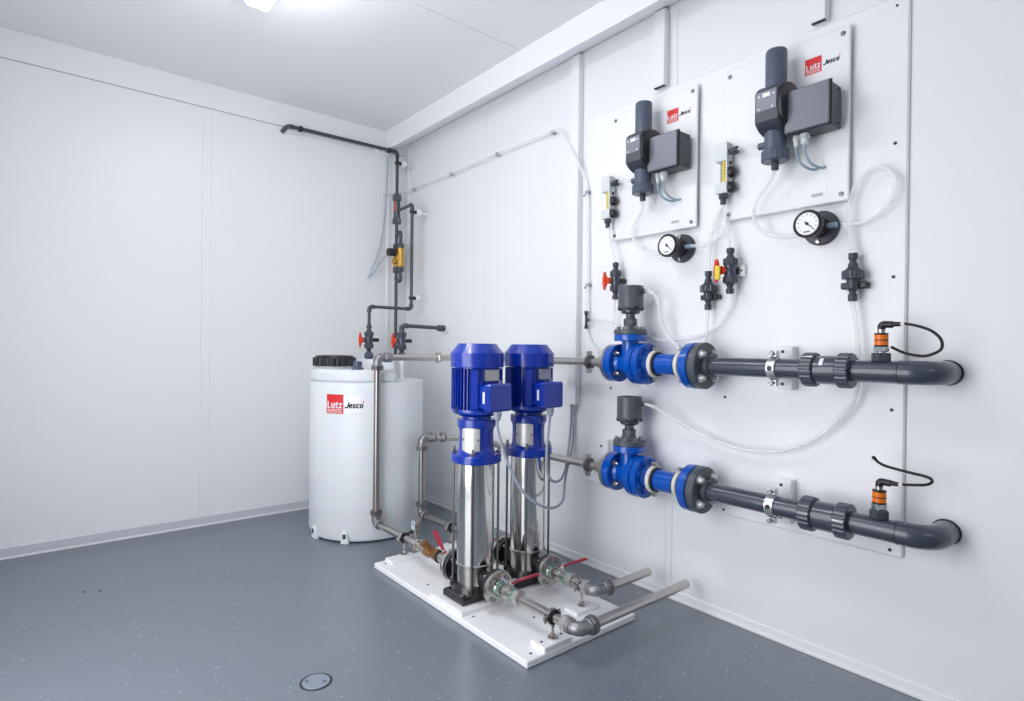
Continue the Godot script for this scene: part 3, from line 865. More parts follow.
func dosing() -> void:
	var z := 2.226
	var cx := -0.115
	var u := thing("dosing_unit", "grey motor dosing unit with display and side box, closer to the corner", "dosing unit", V(cx, 1.9, z), "grey dosing units on the white panels")
	b(); lathe(V(cx, 1.95, z), UP, [v2(0, 0), v2(0.0355, 0), v2(0.0355, 0.168), v2(0.033, 0.174), v2(0, 0.177)], 36); e("motor_tube", M.slate)
	# round gear housing, axis along the wall, with a flat operating face
	var poly := PackedVector2Array()
	for i in 48:
		var q := Vector2.from_angle(PI2 * i / 48) * 0.086
		q.x = maxf(q.x, -0.068)
		if poly.is_empty() or q.distance_to(poly[-1]) > 0.002: poly.append(q)
	b(); prism(poly, V(cx, 1.915, z - 0.043), Vector3.RIGHT, UP, 0.086, 0.005); e("gear_housing", M.anth)
	b(); bx(cx - 0.0705, cx - 0.067, 1.897, 1.965, z - 0.036, z + 0.036, 0.001); var fp := e("operating_panel", M.lid)
	b(); bx(cx - 0.0715, cx - 0.07, 1.944, 1.957, z - 0.012, z + 0.014, 0.0); e("display", M.dial, fp)
	for q in [[-0.025, 1.949], [0.026, 1.949], [-0.025, 1.906], [0.022, 1.906]]:
		b(); cyl(V(cx - 0.07, q[1], z + q[0]), V(cx - 0.072, q[1], z + q[0]), 0.004, 10); e("button", M.light, fp)
	b(); lathe(V(cx + 0.01, 1.915, z + 0.043), Vector3.BACK, [v2(0, 0), v2(0.083, 0), v2(0.083, 0.01), v2(0.075, 0.014), v2(0, 0.014)], 40); e("end_plate", M.black)
	b(); cyl(V(-0.13, 1.925, z + 0.05), V(-0.13, 1.925, z + 0.075), 0.012, 14, 0.002); e("adjusting_knob", M.black)
	b(); bx(-0.06, -0.036, 1.87, 1.95, z - 0.03, z + 0.03, 0.003); e("mounting_bracket", M.anth)
	# side control box
	b(); bx(-0.132, -0.05, 1.812, 1.952, z + 0.058, z + 0.19, 0.003); var cb := e("control_box", M.anth)
	b(); bx(-0.137, -0.131, 1.808, 1.956, z + 0.045, z + 0.194, 0.001); e("box_seal", M.black, cb)
	b(); bx(-0.148, -0.136, 1.811, 1.953, z + 0.046, z + 0.190, 0.003); e("box_lid", M.lid, cb)
	b(); bx(-0.05, -0.036, 1.84, 1.92, z + 0.09, z + 0.16, 0.002); e("box_foot", M.anth, cb)
	for q in [1.826, 1.938]:
		b(); cyl(V(-0.075, q, z + 0.189), V(-0.075, q, z + 0.193), 0.004, 8); e("box_screw", M.black, cb)
	for q in [[0.066, 0.012, -0.1], [0.094, 0.017, -0.1]]:
		b(); nut(V(q[2], 1.812, z + q[0]), Vector3.DOWN, q[1], 0.018, 0.2, 8); lathe(V(q[2], 1.795, z + q[0]), Vector3.DOWN, [v2(0, 0), v2(q[1] * 0.8, 0), v2(q[1] * 0.7, 0.016), v2(0.005, 0.022), v2(0, 0.022)], 14); var gl := e("cable_gland", M.light, cb)
	# valve body under the housing
	b(); cyl(V(cx, 1.775, z), V(cx, 1.84, z), 0.0365, 32); var vb := e("valve_body", M.slate)
	b(); ribbed(V(cx, 1.735, z), UP, 0.0455, 0.04, 28, 0.03); e("union_nut", M.slate, vb)
	b(); cyl(V(cx, 1.706, z), V(cx, 1.735, z), 0.0125, 16, 0.002); e("inlet_spigot", M.anth, vb)
	b(); cyl(V(cx + 0.01, 1.806, z - 0.03), V(cx + 0.01, 1.806, z - 0.066), 0.013, 16, 0.002); e("side_spigot", M.slate, vb)
	copy(u, V(0, 0, 0.574), "grey motor dosing unit with display and side box, closer to the black-cabled sensors")
	# cables from the glands to the panel
	for k in 2:
		var dz := 0.574 * k
		for i in 2:
			var z0: float = [z + 0.066, z + 0.094][i] + dz
			var zz: float = [2.340, 2.362][i] + dz
			thing("control_cable", ["thin grey cable", "thicker grey cable"][i] + [" looping under the control box closer to the corner", " looping under the control box closer to the black-cabled sensors"][k], "cable", V(-0.1, 1.77, z0))
			b(); tube([V(-0.1, 1.776, z0), V(-0.1, 1.745, z0 + 0.002), V(-0.085, 1.712, z0 + 0.014), V(-0.055, 1.697, z0 + 0.034), V(-0.036, 1.702, zz)], 0.0042, 10, 5); e("sheath", M.cable_blue)
	# flow tubes with a white body
	var fz := 1.967
	var r := thing("flow_indicator", "white flow indicator with yellow tube, closer to the corner", "flow indicator", V(-0.07, 1.77, fz + 0.025), "white flow indicators with yellow tubes")
	b(); bx(-0.09, -0.048, 1.797, 1.868, fz, fz + 0.05, 0.002); var bo := e("body_top", M.light)
	b(); bx(-0.09, -0.048, 1.674, 1.716, fz, fz + 0.05, 0.002); e("body_bottom", M.light)
	b(); bx(-0.088, -0.048, 1.7155, 1.7975, fz + 0.043, fz + 0.05, 0.001); e("side_plate", M.light)
	b(); bx(-0.056, -0.048, 1.7155, 1.7975, fz + 0.001, fz + 0.043, 0.001); e("back_plate", mat(c8(176, 180, 176), 0.5))
	b(); cyl(V(-0.074, 1.714, fz + 0.031), V(-0.074, 1.799, fz + 0.031), 0.008, 16); var tb := e("scale_tube", M.yellow)
	for i in 6:
		b(); ring(V(-0.074, 1.727 + 0.011 * i, fz + 0.031), V(-0.074, 1.729 + 0.011 * i, fz + 0.031), 0.0084, 0.006, 16, 0.0002); e("scale_mark", M.brass, tb)
	for q in [1.754, 1.695]:
		b(); lathe(V(-0.066, q, fz + 0.049), Vector3.BACK, [v2(0, 0), v2(0.021, 0), v2(0.021, 0.01), v2(0.017, 0.019), v2(0.008, 0.023), v2(0, 0.024)], 24); e("control_knob", M.black)
	b(); cyl(V(-0.07, 1.832, fz + 0.05), V(-0.07, 1.832, fz + 0.062), 0.011, 14); ribbed(V(-0.07, 1.832, fz + 0.06), Vector3.BACK, 0.0145, 0.024, 10, 0.08); e("hose_nipple", M.anth)
	b(); cyl(V(-0.066, 1.79, fz + 0.049), V(-0.066, 1.79, fz + 0.053), 0.007, 12); e("side_screw", M.black)
	b(); ribbed(V(-0.07, 1.674, fz + 0.025), Vector3.DOWN, 0.0165, 0.018, 12, 0.08); cyl(V(-0.07, 1.658, fz + 0.025), V(-0.07, 1.634, fz + 0.025), 0.011, 14, 0.002); e("outlet_nipple", M.anth)
	b(); bx(-0.05, -0.0115, 1.69, 1.85, fz + 0.012, fz + 0.04, 0.002); e("wall_bracket", M.cable)
	copy(r, V(0, 0, 0.584), "white flow indicator with yellow tube, between the two white panels")
	# vacuum gauges
	var gz := 2.362
	var g := thing("vacuum_gauge", "round white-faced gauge on a dark round base, closer to the corner", "gauge", V(-0.012, 1.497, gz), "dark dial gauges under the panels")
	var gy := 1.497
	b(); lathe(V(-0.0115, gy, gz), Vector3.LEFT, [v2(0, 0), v2(0.059, 0), v2(0.059, 0.014), v2(0.055, 0.019), v2(0.034, 0.021), v2(0, 0.021)], 40); e("base_disc", M.anth)
	b(); lathe(V(-0.032, gy, gz), Vector3.LEFT, [v2(0, 0), v2(0.034, 0), v2(0.031, 0.03), v2(0.033, 0.055), v2(0.043, 0.075), v2(0.047, 0.082), v2(0.047, 0.096), v2(0.044, 0.1), v2(0.0375, 0.097), v2(0, 0.097)], 40); e("gauge_body", M.black)
	b(); cyl(V(-0.128, gy, gz), V(-0.1295, gy, gz), 0.0372, 36); var di := e("dial", M.dial)
	for i in 11:
		var a := -PI * 1.25 + PI * 1.5 * i / 10
		var c := V(0, -sin(a), cos(a))
		b(); prism(PackedVector2Array([v2(-0.0008, 0), v2(0.0008, 0), v2(0.0008, 0.006), v2(-0.0008, 0.006)]), V(-0.1292, gy, gz) + c * 0.027, Vector3.LEFT.cross(c) * -1.0, c, 0.0007); e("tick_mark", M.print, di)
	var nd := V(0, -0.68, 0.73)
	b(); prism(PackedVector2Array([v2(-0.0022, -0.01), v2(0.0022, -0.01), v2(0.0007, 0.033), v2(-0.0007, 0.033)]), V(-0.1302, gy, gz), nd.cross(Vector3.LEFT), nd, 0.0008); e("needle", M.print, di)
	b(); cyl(V(-0.129, gy, gz), V(-0.132, gy, gz), 0.005, 14); e("needle_hub", M.print, di)
	b(); bx(-0.1303, -0.1295, gy - 0.029, gy - 0.025, gz - 0.011, gz + 0.009, 0.0); e("dial_print", M.print, di)
	for q in [-1, 1]:
		b(); lathe(V(-0.032, gy + q * 0.046, gz - 0.005), Vector3.LEFT, [v2(0, 0), v2(0.008, 0), v2(0.007, 0.006), v2(0, 0.007)], 14); e("base_screw", M.steel)
	b(); cyl(V(-0.045, gy, gz + 0.025), V(-0.045, gy, gz + 0.062), 0.009, 14, 0.002); e("hose_barb", M.cable_blue)
	copy(g, V(0, 0, 0.556), "round white-faced gauge on a dark round base, closer to the black-cabled sensors")

# ------------------------------------------------------------------ blue valve lines along the wall
func valve_lines() -> void:
	var x := -0.13
	var B := Vector3.BACK
	for k in 2:
		var y: float = [1.01, 0.532][k]
		var lvl: String = ["upper", "lower"][k]
		var o := V(x, y, 2.18)
		var va := thing("flanged_valve", lvl + " blue flanged valve with grey cup-shaped head on the board", "valve", o, "blue flanged valves on the board")
		var f1 := flange4(V(x, y, 2.092), B, 0.083, 0.038, M.valve_blue, "inlet_flange")
		for i in 4:
			var a := PI / 4 + PI / 2 * i
			var q := V(x + cos(a) * 0.062, y + sin(a) * 0.062, 2.129)
			b(); nut(q, B, 0.0135, 0.013); lathe(q + V(0, 0, 0.012), B, [v2(0, 0), v2(0.0075, 0), v2(0.0075, 0.012), v2(0.006, 0.015), v2(0, 0.015)], 14); e("flange_bolt", M.steel, f1)
		b(); lathe(V(x, y, 2.125), B, [v2(0, 0), v2(0.052, 0), v2(0.044, 0.018), v2(0.046, 0.035), v2(0.055, 0.06), v2(0.06, 0.095), v2(0, 0.095)], 40); e("body", M.valve_blue)
		b(); lathe(V(x, y + 0.03, 2.18), UP, [v2(0, 0), v2(0.038, 0), v2(0.036, 0.068), v2(0, 0.068)], 28); e("branch_neck", M.valve_blue)
		b(); lathe(V(x, y + 0.096, 2.18), UP, [v2(0, 0), v2(0.068, 0), v2(0.07, 0.003), v2(0.07, 0.025), v2(0.068, 0.028), v2(0, 0.028)], 40); e("branch_flange", M.valve_blue)
		for s in [["outlet_flange", 2.214, 0.03], ["outlet_counter_flange", 2.248, 0.032]]:
			b(); lathe(V(x, y, s[1]), B, [v2(0, 0), v2(0.084, 0), v2(0.0875, 0.004), v2(0.0875, s[2] - 0.004), v2(0.084, s[2]), v2(0, s[2])], 44); e(s[0], M.valve_blue)
		for i in 8:
			var a := PI / 8 + PI / 4 * i
			b(); nut(V(x + cos(a) * 0.068, y + sin(a) * 0.068, 2.279), B, 0.0095, 0.01); e("blue_bolt", M.valve_blue)
		b(); lathe(V(x, y, 2.278), B, [v2(0, 0), v2(0.052, 0), v2(0.043, 0.014), v2(0.043, 0.03), v2(0, 0.03)], 32); e("outlet_neck", M.valve_blue)
		for s in [[2.306, 2.324], [2.434, 2.451]]:
			b(); ring(V(x, y, s[0]), V(x, y, s[1]), 0.057, 0.03, 36, 0.003); var cr := e("clamp_ring", M.cream)
			b(); ring(V(x, y, s[1] if s[0] < 2.4 else s[0] - 0.008), V(x, y, s[1] + 0.01 if s[0] < 2.4 else s[0]), 0.05, 0.03, 36); e("seal_ring", M.black, cr)
			for t in [-1, 1]:
				b(); box(V(x, y + t * 0.062, s[0] + 0.008), V(0.02, 0.018, 0.022), 0.003); cyl(V(x - 0.016, y + t * 0.064, s[0] + 0.008), V(x + 0.016, y + t * 0.064, s[0] + 0.008), 0.005, 10); e("clamp_screw", M.steel, cr)
		b(); cyl(V(x, y, 2.32), V(x, y, 2.48), 0.0435, 40); e("blue_tube", M.valve_blue)
		b(); lathe(V(x, y, 2.478), B, [v2(0, 0), v2(0.086, 0), v2(0.09, 0.004), v2(0.09, 0.032), v2(0.086, 0.036), v2(0, 0.036)], 44); e("end_flange", M.valve_blue)
		b(); cyl(V(x, y, 2.513), V(x, y, 2.52), 0.084, 40); e("gasket", M.rubber)
		# grey head on the branch
		b(); lathe(V(x, y + 0.125, 2.18), UP, [v2(0, 0), v2(0.068, 0), v2(0.07, 0.002), v2(0.07, 0.018), v2(0.067, 0.021), v2(0.034, 0.021), v2(0.026, 0.045), v2(0.02, 0.048), v2(0.02, 0.1), v2(0, 0.1)], 40); var hd := e("head_flange", M.pvc_mid)
		for i in 8:
			var a := PI / 8 + PI / 4 * i
			b(); nut(V(x + cos(a) * 0.055, y + 0.146, 2.18 + sin(a) * 0.055), UP, 0.0095, 0.012); e("head_bolt", M.satin if i % 2 else M.galv, hd)
		b(); nut(V(x, y + 0.166, 2.18), UP, 0.03, 0.028, 0.1, 8); e("head_nut", M.pvc, hd)
		b(); lathe(V(x, y + 0.213, 2.18), UP, [v2(0, 0), v2(0.034, 0), v2(0.041, 0.006), v2(0.043, 0.022), v2(0, 0.022)], 32); e("cup_collar", M.pvc)
		b(); lathe(V(x, y + 0.234, 2.18), UP, [v2(0, 0), v2(0.05, 0), v2(0.054, 0.004), v2(0.054, 0.096), v2(0.052, 0.1), v2(0.043, 0.1), v2(0.043, 0.092), v2(0, 0.092)], 40); var cup := e("cup", M.pvc_mid)
		for i in 7:
			var a := PI2 * i / 7 + 0.2
			b(); bx(-0.009, 0.009, 0, 0.016, -0.004, 0.004, 0.001); var nt := e("cup_notch", M.black, cup)
			nt.position = V(cos(a) * 0.051, 0.226 + y - org.y + 0.0, sin(a) * 0.051)
			nt.position = V(x + cos(a) * 0.050, y + 0.227, 2.18 + sin(a) * 0.050) - org + org
			nt.transform = Transform3D(Basis(UP, -a + PI / 2), V(cos(a) * 0.05, 0.228, sin(a) * 0.05))
			nt.mesh = notch_mesh()
			nt.mesh.surface_set_material(0, M.black)
		var pd := V(0, 0, 1) if k == 0 else V(-0.05, 0, 1).normalized()
		b(); cyl(V(x, y + 0.308, 2.18) + pd * 0.05, V(x, y + 0.308, 2.18) + pd * 0.066, 0.014, 14, 0.002); cyl(V(x, y + 0.308, 2.18) + pd * 0.064, V(x, y + 0.308, 2.18) + pd * 0.082, 0.009, 14, 0.001); e("hose_port", M.anth)
		# grey plastic pipe with union and bend into the wall
		thing("plastic_pipe", lvl + " dark grey plastic pipe bending into the wall", "pipe", V(x, y, 2.9), "dark grey plastic pipes on the board")
		var fl := flange4(V(x, y, 2.52), B, 0.09, 0.032, M.pvc_mid, "flange")
		for i in 4:
			var a := PI / 4 + PI / 2 * i
			var q := V(x + cos(a) * 0.064, y + sin(a) * 0.064, 2.552)
			b(); lathe(q, B, [v2(0, 0), v2(0.017, 0), v2(0.017, 0.004), v2(0.0125, 0.005), v2(0.0115, 0.017), v2(0.008, 0.021), v2(0, 0.022)], 18); e("flange_bolt", M.bolt_cap, fl)
		b(); cyl(V(x, y, 2.551), V(x, y, 2.574), 0.044, 36, 0.004); e("collar", M.pvc_mid, fl)
		b(); cyl(V(x, y, 2.57), V(x, y, 3.2), 0.034, 40); e("pipe_run", M.pvc)
		b(); lathe(V(x, y, 2.956), B, [v2(0, 0), v2(0.0465, 0), v2(0.0465, 0.076), v2(0, 0.076)], 40); var ub := e("union_body", M.pvc)
		if k == 0:
			b(); bx(x - 0.0475, x - 0.030, y + 0.005, y + 0.03, 2.978, 2.99, 0.0); var stk := e("white_sticker", M.dial, ub)
			stk.mesh = sticker_mesh(V(x, y, 2.984)); stk.mesh.surface_set_material(0, M.dial)
		b(); ribbed(V(x, y, 2.918), B, 0.0565, 0.04, 22, 0.035); e("union_nut", M.pvc)
		b(); ribbed(V(x, y, 3.026), B, 0.0565, 0.04, 22, 0.035); e("union_nut", M.pvc)
		b(); tube([V(x, y, 3.195)] + bend(V(x, y, 3.2), V(x, y, 3.281), V(-0.001, y, 3.281), 0.062, 12), 0.0355, 36); var el := e("wall_bend", M.pvc)
		b(); ring(V(-0.001, y, 3.281), V(-0.005, y, 3.281), 0.0385, 0.035, 36, 0.0005); e("wall_seal", M.black, el)
		b(); ring(V(x, y, 3.193), V(x, y, 3.196), 0.0358, 0.03, 36, 0.0003); e("coupling_line", M.black, el)
		# clamp with its white block
		thing("pipe_clamp", "zinc pipe clamp on a white block, " + lvl + " plastic pipe", "pipe clamp", V(-0.012, y, 2.815), "zinc pipe clamps")
		b(); bx(-0.05, -0.0115, y - 0.078, y + 0.078, 2.785, 2.84, 0.003); var mb := e("mounting_block", M.white_pp)
		for s in [-0.058, 0.058]:
			b(); cyl(V(-0.0495, y + s, 2.805), V(-0.0515, y + s, 2.805), 0.006, 10); e("block_screw", M.hole, mb)
		b(); cyl(V(-0.05, y, 2.815), V(-0.09, y, 2.815), 0.006, 10); e("stud", M.zinc)
		b(); ring(V(x, y, 2.80), V(x, y, 2.83), 0.039, 0.034, 40, 0.001); var cl := e("clamp_band", M.zinc)
		b(); cyl(V(x - 0.037, y, 2.815), V(x - 0.04, y, 2.815), 0.009, 16); e("band_hole", M.black, cl)
		for s in [-1, 1]:
			b(); box(V(x - 0.004, y + s * 0.050, 2.815), V(0.026, 0.022, 0.03), 0.002); e("clamp_ear", M.zinc, cl)
			b(); nut(V(x - 0.017, y + s * 0.05, 2.815), Vector3.LEFT, 0.009, 0.012); e("clamp_screw", M.galv, cl)
		# pressure transmitter
		var s0 := V(x, y + 0.031, 3.143)
		thing("pressure_sensor", "orange pressure sensor on the " + lvl + " plastic pipe", "sensor", s0, "orange pressure sensors")
		b(); nut(s0, UP, 0.026, 0.027, 0.1, 8); e("threaded_boss", M.anth)
		b(); cyl(s0 + V(0, 0.024, 0), s0 + V(0, 0.034, 0), 0.012, 14); nut(s0 + V(0, 0.03, 0), UP, 0.0205, 0.016, 0.3); e("steel_hex", M.zinc)
		b(); cyl(s0 + V(0, 0.045, 0), s0 + V(0, 0.05, 0), 0.019, 24, 0.001); e("lower_band", M.black)
		b(); cyl(s0 + V(0, 0.05, 0), s0 + V(0, 0.082, 0), 0.0185, 28, 0.001); var ob := e("orange_body", M.sensor)
		b(); ring(s0 + V(0, 0.064, 0), s0 + V(0, 0.067, 0), 0.0189, 0.017, 28, 0.0003); e("print_band", M.black, ob)
		b(); cyl(s0 + V(0, 0.082, 0), s0 + V(0, 0.087, 0), 0.019, 24, 0.001); e("upper_band", M.black)
		b(); cyl(s0 + V(0, 0.087, 0), s0 + V(0, 0.1, 0), 0.0105, 18, 0.001); e("steel_pin", M.steel)
		b(); tube(bend(s0 + V(0, 0.097, 0), s0 + V(0, 0.114, 0), s0 + V(0, 0.112, 0.03), 0.008), 0.0105, 16); cone(s0 + V(0, 0.114, 0.01), s0 + V(0, 0.113, 0.05), 0.0098, 0.0062, 16); e("angle_plug", M.black)
		b(); cyl(s0 + V(0, 0.1135, 0.049), s0 + V(0, 0.1125, 0.062), 0.0035, 10); e("white_marker", M.dial)
		# its cable
		var pts := []
		if k == 0:
			pts = [[1.1555, 3.203], [1.148, 3.235], [1.133, 3.269], [1.109, 3.291], [1.082, 3.292], [1.066, 3.270], [1.060, 3.243], [1.068, 3.2], [1.086, 3.163]]
		else:
			pts = [[0.6775, 3.203], [0.684, 3.248], [0.690, 3.267], [0.700, 3.275], [0.709, 3.262], [0.714, 3.217], [0.722, 3.157], [0.731, 3.133], [0.737, 3.125]]
		thing("sensor_cable", ["black cable looping back to the upper orange sensor", "loose black cable end bent back over the lower orange sensor"][k], "cable", V(x, pts[0][0], pts[0][1]))
		var w := []
		for q in pts:
			w.append(V(x + (0.022 * float(w.size()) / 8.0), q[0], q[1]))
		b(); tube(w, 0.0042, 10, 6); e("sheath", M.rubber)
		if k == 1:
			b(); cyl(w[8], w[8] + (w[8] - w[7]).normalized() * 0.012, 0.0055, 10, 0.001); e("end_cap", M.rubber)
	# white block with a hole behind the lower valve
	thing("mounting_block", "white mounting block with one screw behind the lower steel flange", "block", V(-0.012, 0.62, 1.945))
	b(); bx(-0.045, -0.0115, 0.45, 0.645, 1.93, 1.985, 0.003); e("block", M.white_pp)
	b(); cyl(V(-0.0445, 0.61, 1.945), V(-0.0465, 0.61, 1.945), 0.006, 10); e("block_screw", M.hole)

var _notch: ArrayMesh
func notch_mesh() -> ArrayMesh:
	if _notch == null:
		var keep := org
		org = Vector3.ZERO
		b(); box(V(0, 0.008, 0), V(0.018, 0.016, 0.01), 0.001)
		_notch = done()
		org = keep
	return _notch

func sticker_mesh(c: Vector3) -> ArrayMesh:
	b()
	for i in 6:
		var a0 := PI - 0.45 + 0.6 * i / 6.0 - 0.5
		var a1 := PI - 0.45 + 0.6 * (i + 1) / 6.0 - 0.5
		var d0 := V(cos(a0), sin(a0), 0) * 0.0469
		var d1 := V(cos(a1), sin(a1), 0) * 0.0469
		quad(c + d0 - V(0, 0, 0.006), c + d1 - V(0, 0, 0.006), c + d1 + V(0, 0, 0.006), c + d0 + V(0, 0, 0.006), 1)
	return done()

# ------------------------------------------------------------------ small plastic valves on the board
func small_ball_valve(at: Vector3, s: float, called_label: String, hm: Material, yellow: bool, hd: Vector3, group: String) -> Node3D:
	var t := thing("ball_valve", called_label, "valve", at, group)
	b(); ribbed(at + V(0, 0.022, 0) * s, UP, 0.026 * s, 0.024 * s, 14, 0.06); e("union_nut", M.anth)
	b(); ribbed(at - V(0, 0.046, 0) * s, UP, 0.026 * s, 0.024 * s, 14, 0.06); e("union_nut", M.anth)
	b(); cyl(at - V(0, 0.026, 0) * s, at + V(0, 0.026, 0) * s, 0.0215 * s, 20, 0.002); cyl(at, at + hd * 0.032 * s, 0.014 * s, 16); e("body", M.pvc)
	for q in [1, -1]:
		b(); lathe(at + V(0, 0.045, 0) * s * q, UP * q, [v2(0, 0), v2(0.018 * s, 0), v2(0.012 * s, 0.012 * s), v2(0.0105 * s, 0.016 * s), v2(0.0105 * s, 0.02 * s), v2(0.0145 * s, 0.022 * s), v2(0.0145 * s, 0.037 * s), v2(0.012 * s, 0.04 * s), v2(0, 0.04 * s)], 16); e("end_nipple", M.anth)
	# winged handle, upright
	var side := UP.cross(hd)
	b(); prism(PackedVector2Array([v2(-0.008, -0.012), v2(0.0, -0.042), v2(0.006, -0.042), v2(0.012, -0.012), v2(0.012, 0.012), v2(0.006, 0.042), v2(0.0, 0.042), v2(-0.008, 0.012)]), at + hd * 0.044 * s - side * 0.009 * s, hd * s, UP * s, 0.018 / s, 0.003)
	cone(at + hd * 0.026 * s, at + hd * 0.044 * s, 0.013 * s, 0.017 * s, 14)
	var h := e("handle", hm)
	if yellow:
		b(); box(at + hd * 0.057 * s - V(0, 0.01, 0) * s, V(0.012, 0.052, 0.02) * s, 0.003); e("yellow_grip", M.yellow, h)
	return t

func check_valve(at: Vector3, s: float, label: String) -> void:
	thing("check_valve", label, "valve", at, "small grey inline valves")
	b(); lathe(at, UP, [v2(0, -0.078 * s), v2(0.0135 * s, -0.078 * s), v2(0.0135 * s, -0.058 * s), v2(0.010 * s, -0.054 * s), v2(0.010 * s, -0.048 * s), v2(0.0175 * s, -0.036 * s), v2(0.0185 * s, 0.0), v2(0, 0)], 20); e("lower_body", M.anth)
	b(); ribbed(at - V(0, 0.008, 0), UP, 0.032 * s, 0.028 * s, 18, 0.06); e("union_nut", M.pvc)
	b(); lathe(at + V(0, 0.019, 0) * s, UP, [v2(0, 0), v2(0.027 * s, 0), v2(0.015 * s, 0.013 * s), v2(0.014 * s, 0.024 * s), v2(0.0105 * s, 0.026 * s), v2(0.0105 * s, 0.036 * s), v2(0.0138 * s, 0.038 * s), v2(0.0138 * s, 0.057 * s), v2(0, 0.058 * s)], 20); e("upper_body", M.anth)
	b(); box(at + V(0.02, -0.027, 0) * s, V(0.03, 0.021, 0.078) * s, 0.003); e("wall_clip", M.black)

func small_valves() -> void:
	var lf := V(-0.94, 0, -0.34).normalized()
	small_ball_valve(V(-0.06, 1.384, 2.034), 1.0, "small grey ball valve with orange handle above the upper grey cup", M.orange, false, lf, "small ball valves on the board")
	b(); box(V(-0.03, 1.384, 2.045), V(0.04, 0.02, 0.03), 0.003); e("wall_clip", M.black)
	small_ball_valve(V(-0.06, 1.376, 2.603), 1.03, "small grey ball valve with red and yellow handle on the board", M.handle_red, true, lf, "small ball valves on the board")
	b(); bx(-0.032, -0.0115, 1.355, 1.40, 2.60, 2.645, 0.003); var blk := e("white_block", M.white_pp)
	b(); cyl(V(-0.0315, 1.377, 2.634), V(-0.0335, 1.377, 2.634), 0.004, 10); e("block_screw", M.hole, blk)
	b(); box(V(-0.04, 1.376, 2.612), V(0.02, 0.024, 0.03), 0.003); e("wall_clip", M.black)
	check_valve(V(-0.05, 1.309, 2.504), 1.0, "small grey inline valve next to the red and yellow handle")
	check_valve(V(-0.05, 1.316, 3.032), 1.02, "small grey inline valve under the looped clear hose")
	thing("hose_tee", "small black hose tee beside the white wall duct", "hose tee", V(-0.035, 1.211, 1.83))
	b(); lathe(V(-0.035, 1.168, 1.83), UP, [v2(0, 0), v2(0.009, 0), v2(0.01, 0.014), v2(0.0065, 0.018), v2(0.0065, 0.068), v2(0.01, 0.072), v2(0.01, 0.088), v2(0, 0.088)], 16); e("run", M.anth)
	b(); cyl(V(-0.035, 1.211, 1.832), V(-0.042, 1.211, 1.866), 0.007, 12); e("branch", M.anth)

# ------------------------------------------------------------------ grey pipework in the corner above the tank
func clip(at: Vector3, wall_dir: Vector3, dist: float, label: String, ax: Vector3) -> void:
	# a white block on the wall and a black ring clip that holds the pipe
	thing("pipe_clip", label, "pipe clip", at, "black pipe clips on white blocks")
	b(); ring(at - ax * 0.01, at + ax * 0.01, 0.018, 0.0108, 18, 0.002); e("clip_ring", M.black)
	b(); cyl(at + wall_dir * 0.016, at + wall_dir * 0.03, 0.012, 12); e("clip_foot", M.black)
	var w := at + wall_dir * (dist - 0.02)
	var mid := at + wall_dir * ((0.03 + dist) / 2)
	var half := (dist - 0.03)
	if absf(wall_dir.x) > 0.5:
		b(); cyl(at + wall_dir * 0.03, at + wall_dir * 0.062, 0.024, 20, 0.003); var wb := e("white_block", M.white_pp)
		b(); cyl(at + wall_dir * 0.06, at + wall_dir * dist, 0.007, 12); e("stud", M.white_pp, wb)
	else:
		b(); box(at + wall_dir * (0.03 + half / 2) + V(-0.03, -0.006, 0), V(0.09, 0.034, half), 0.003); e("white_block", M.white_pp)
		b(); cyl(at + wall_dir * 0.031 + V(-0.05, -0.004, 0), at + wall_dir * 0.029 + V(-0.05, -0.004, 0), 0.004, 10); e("block_screw", M.hole)

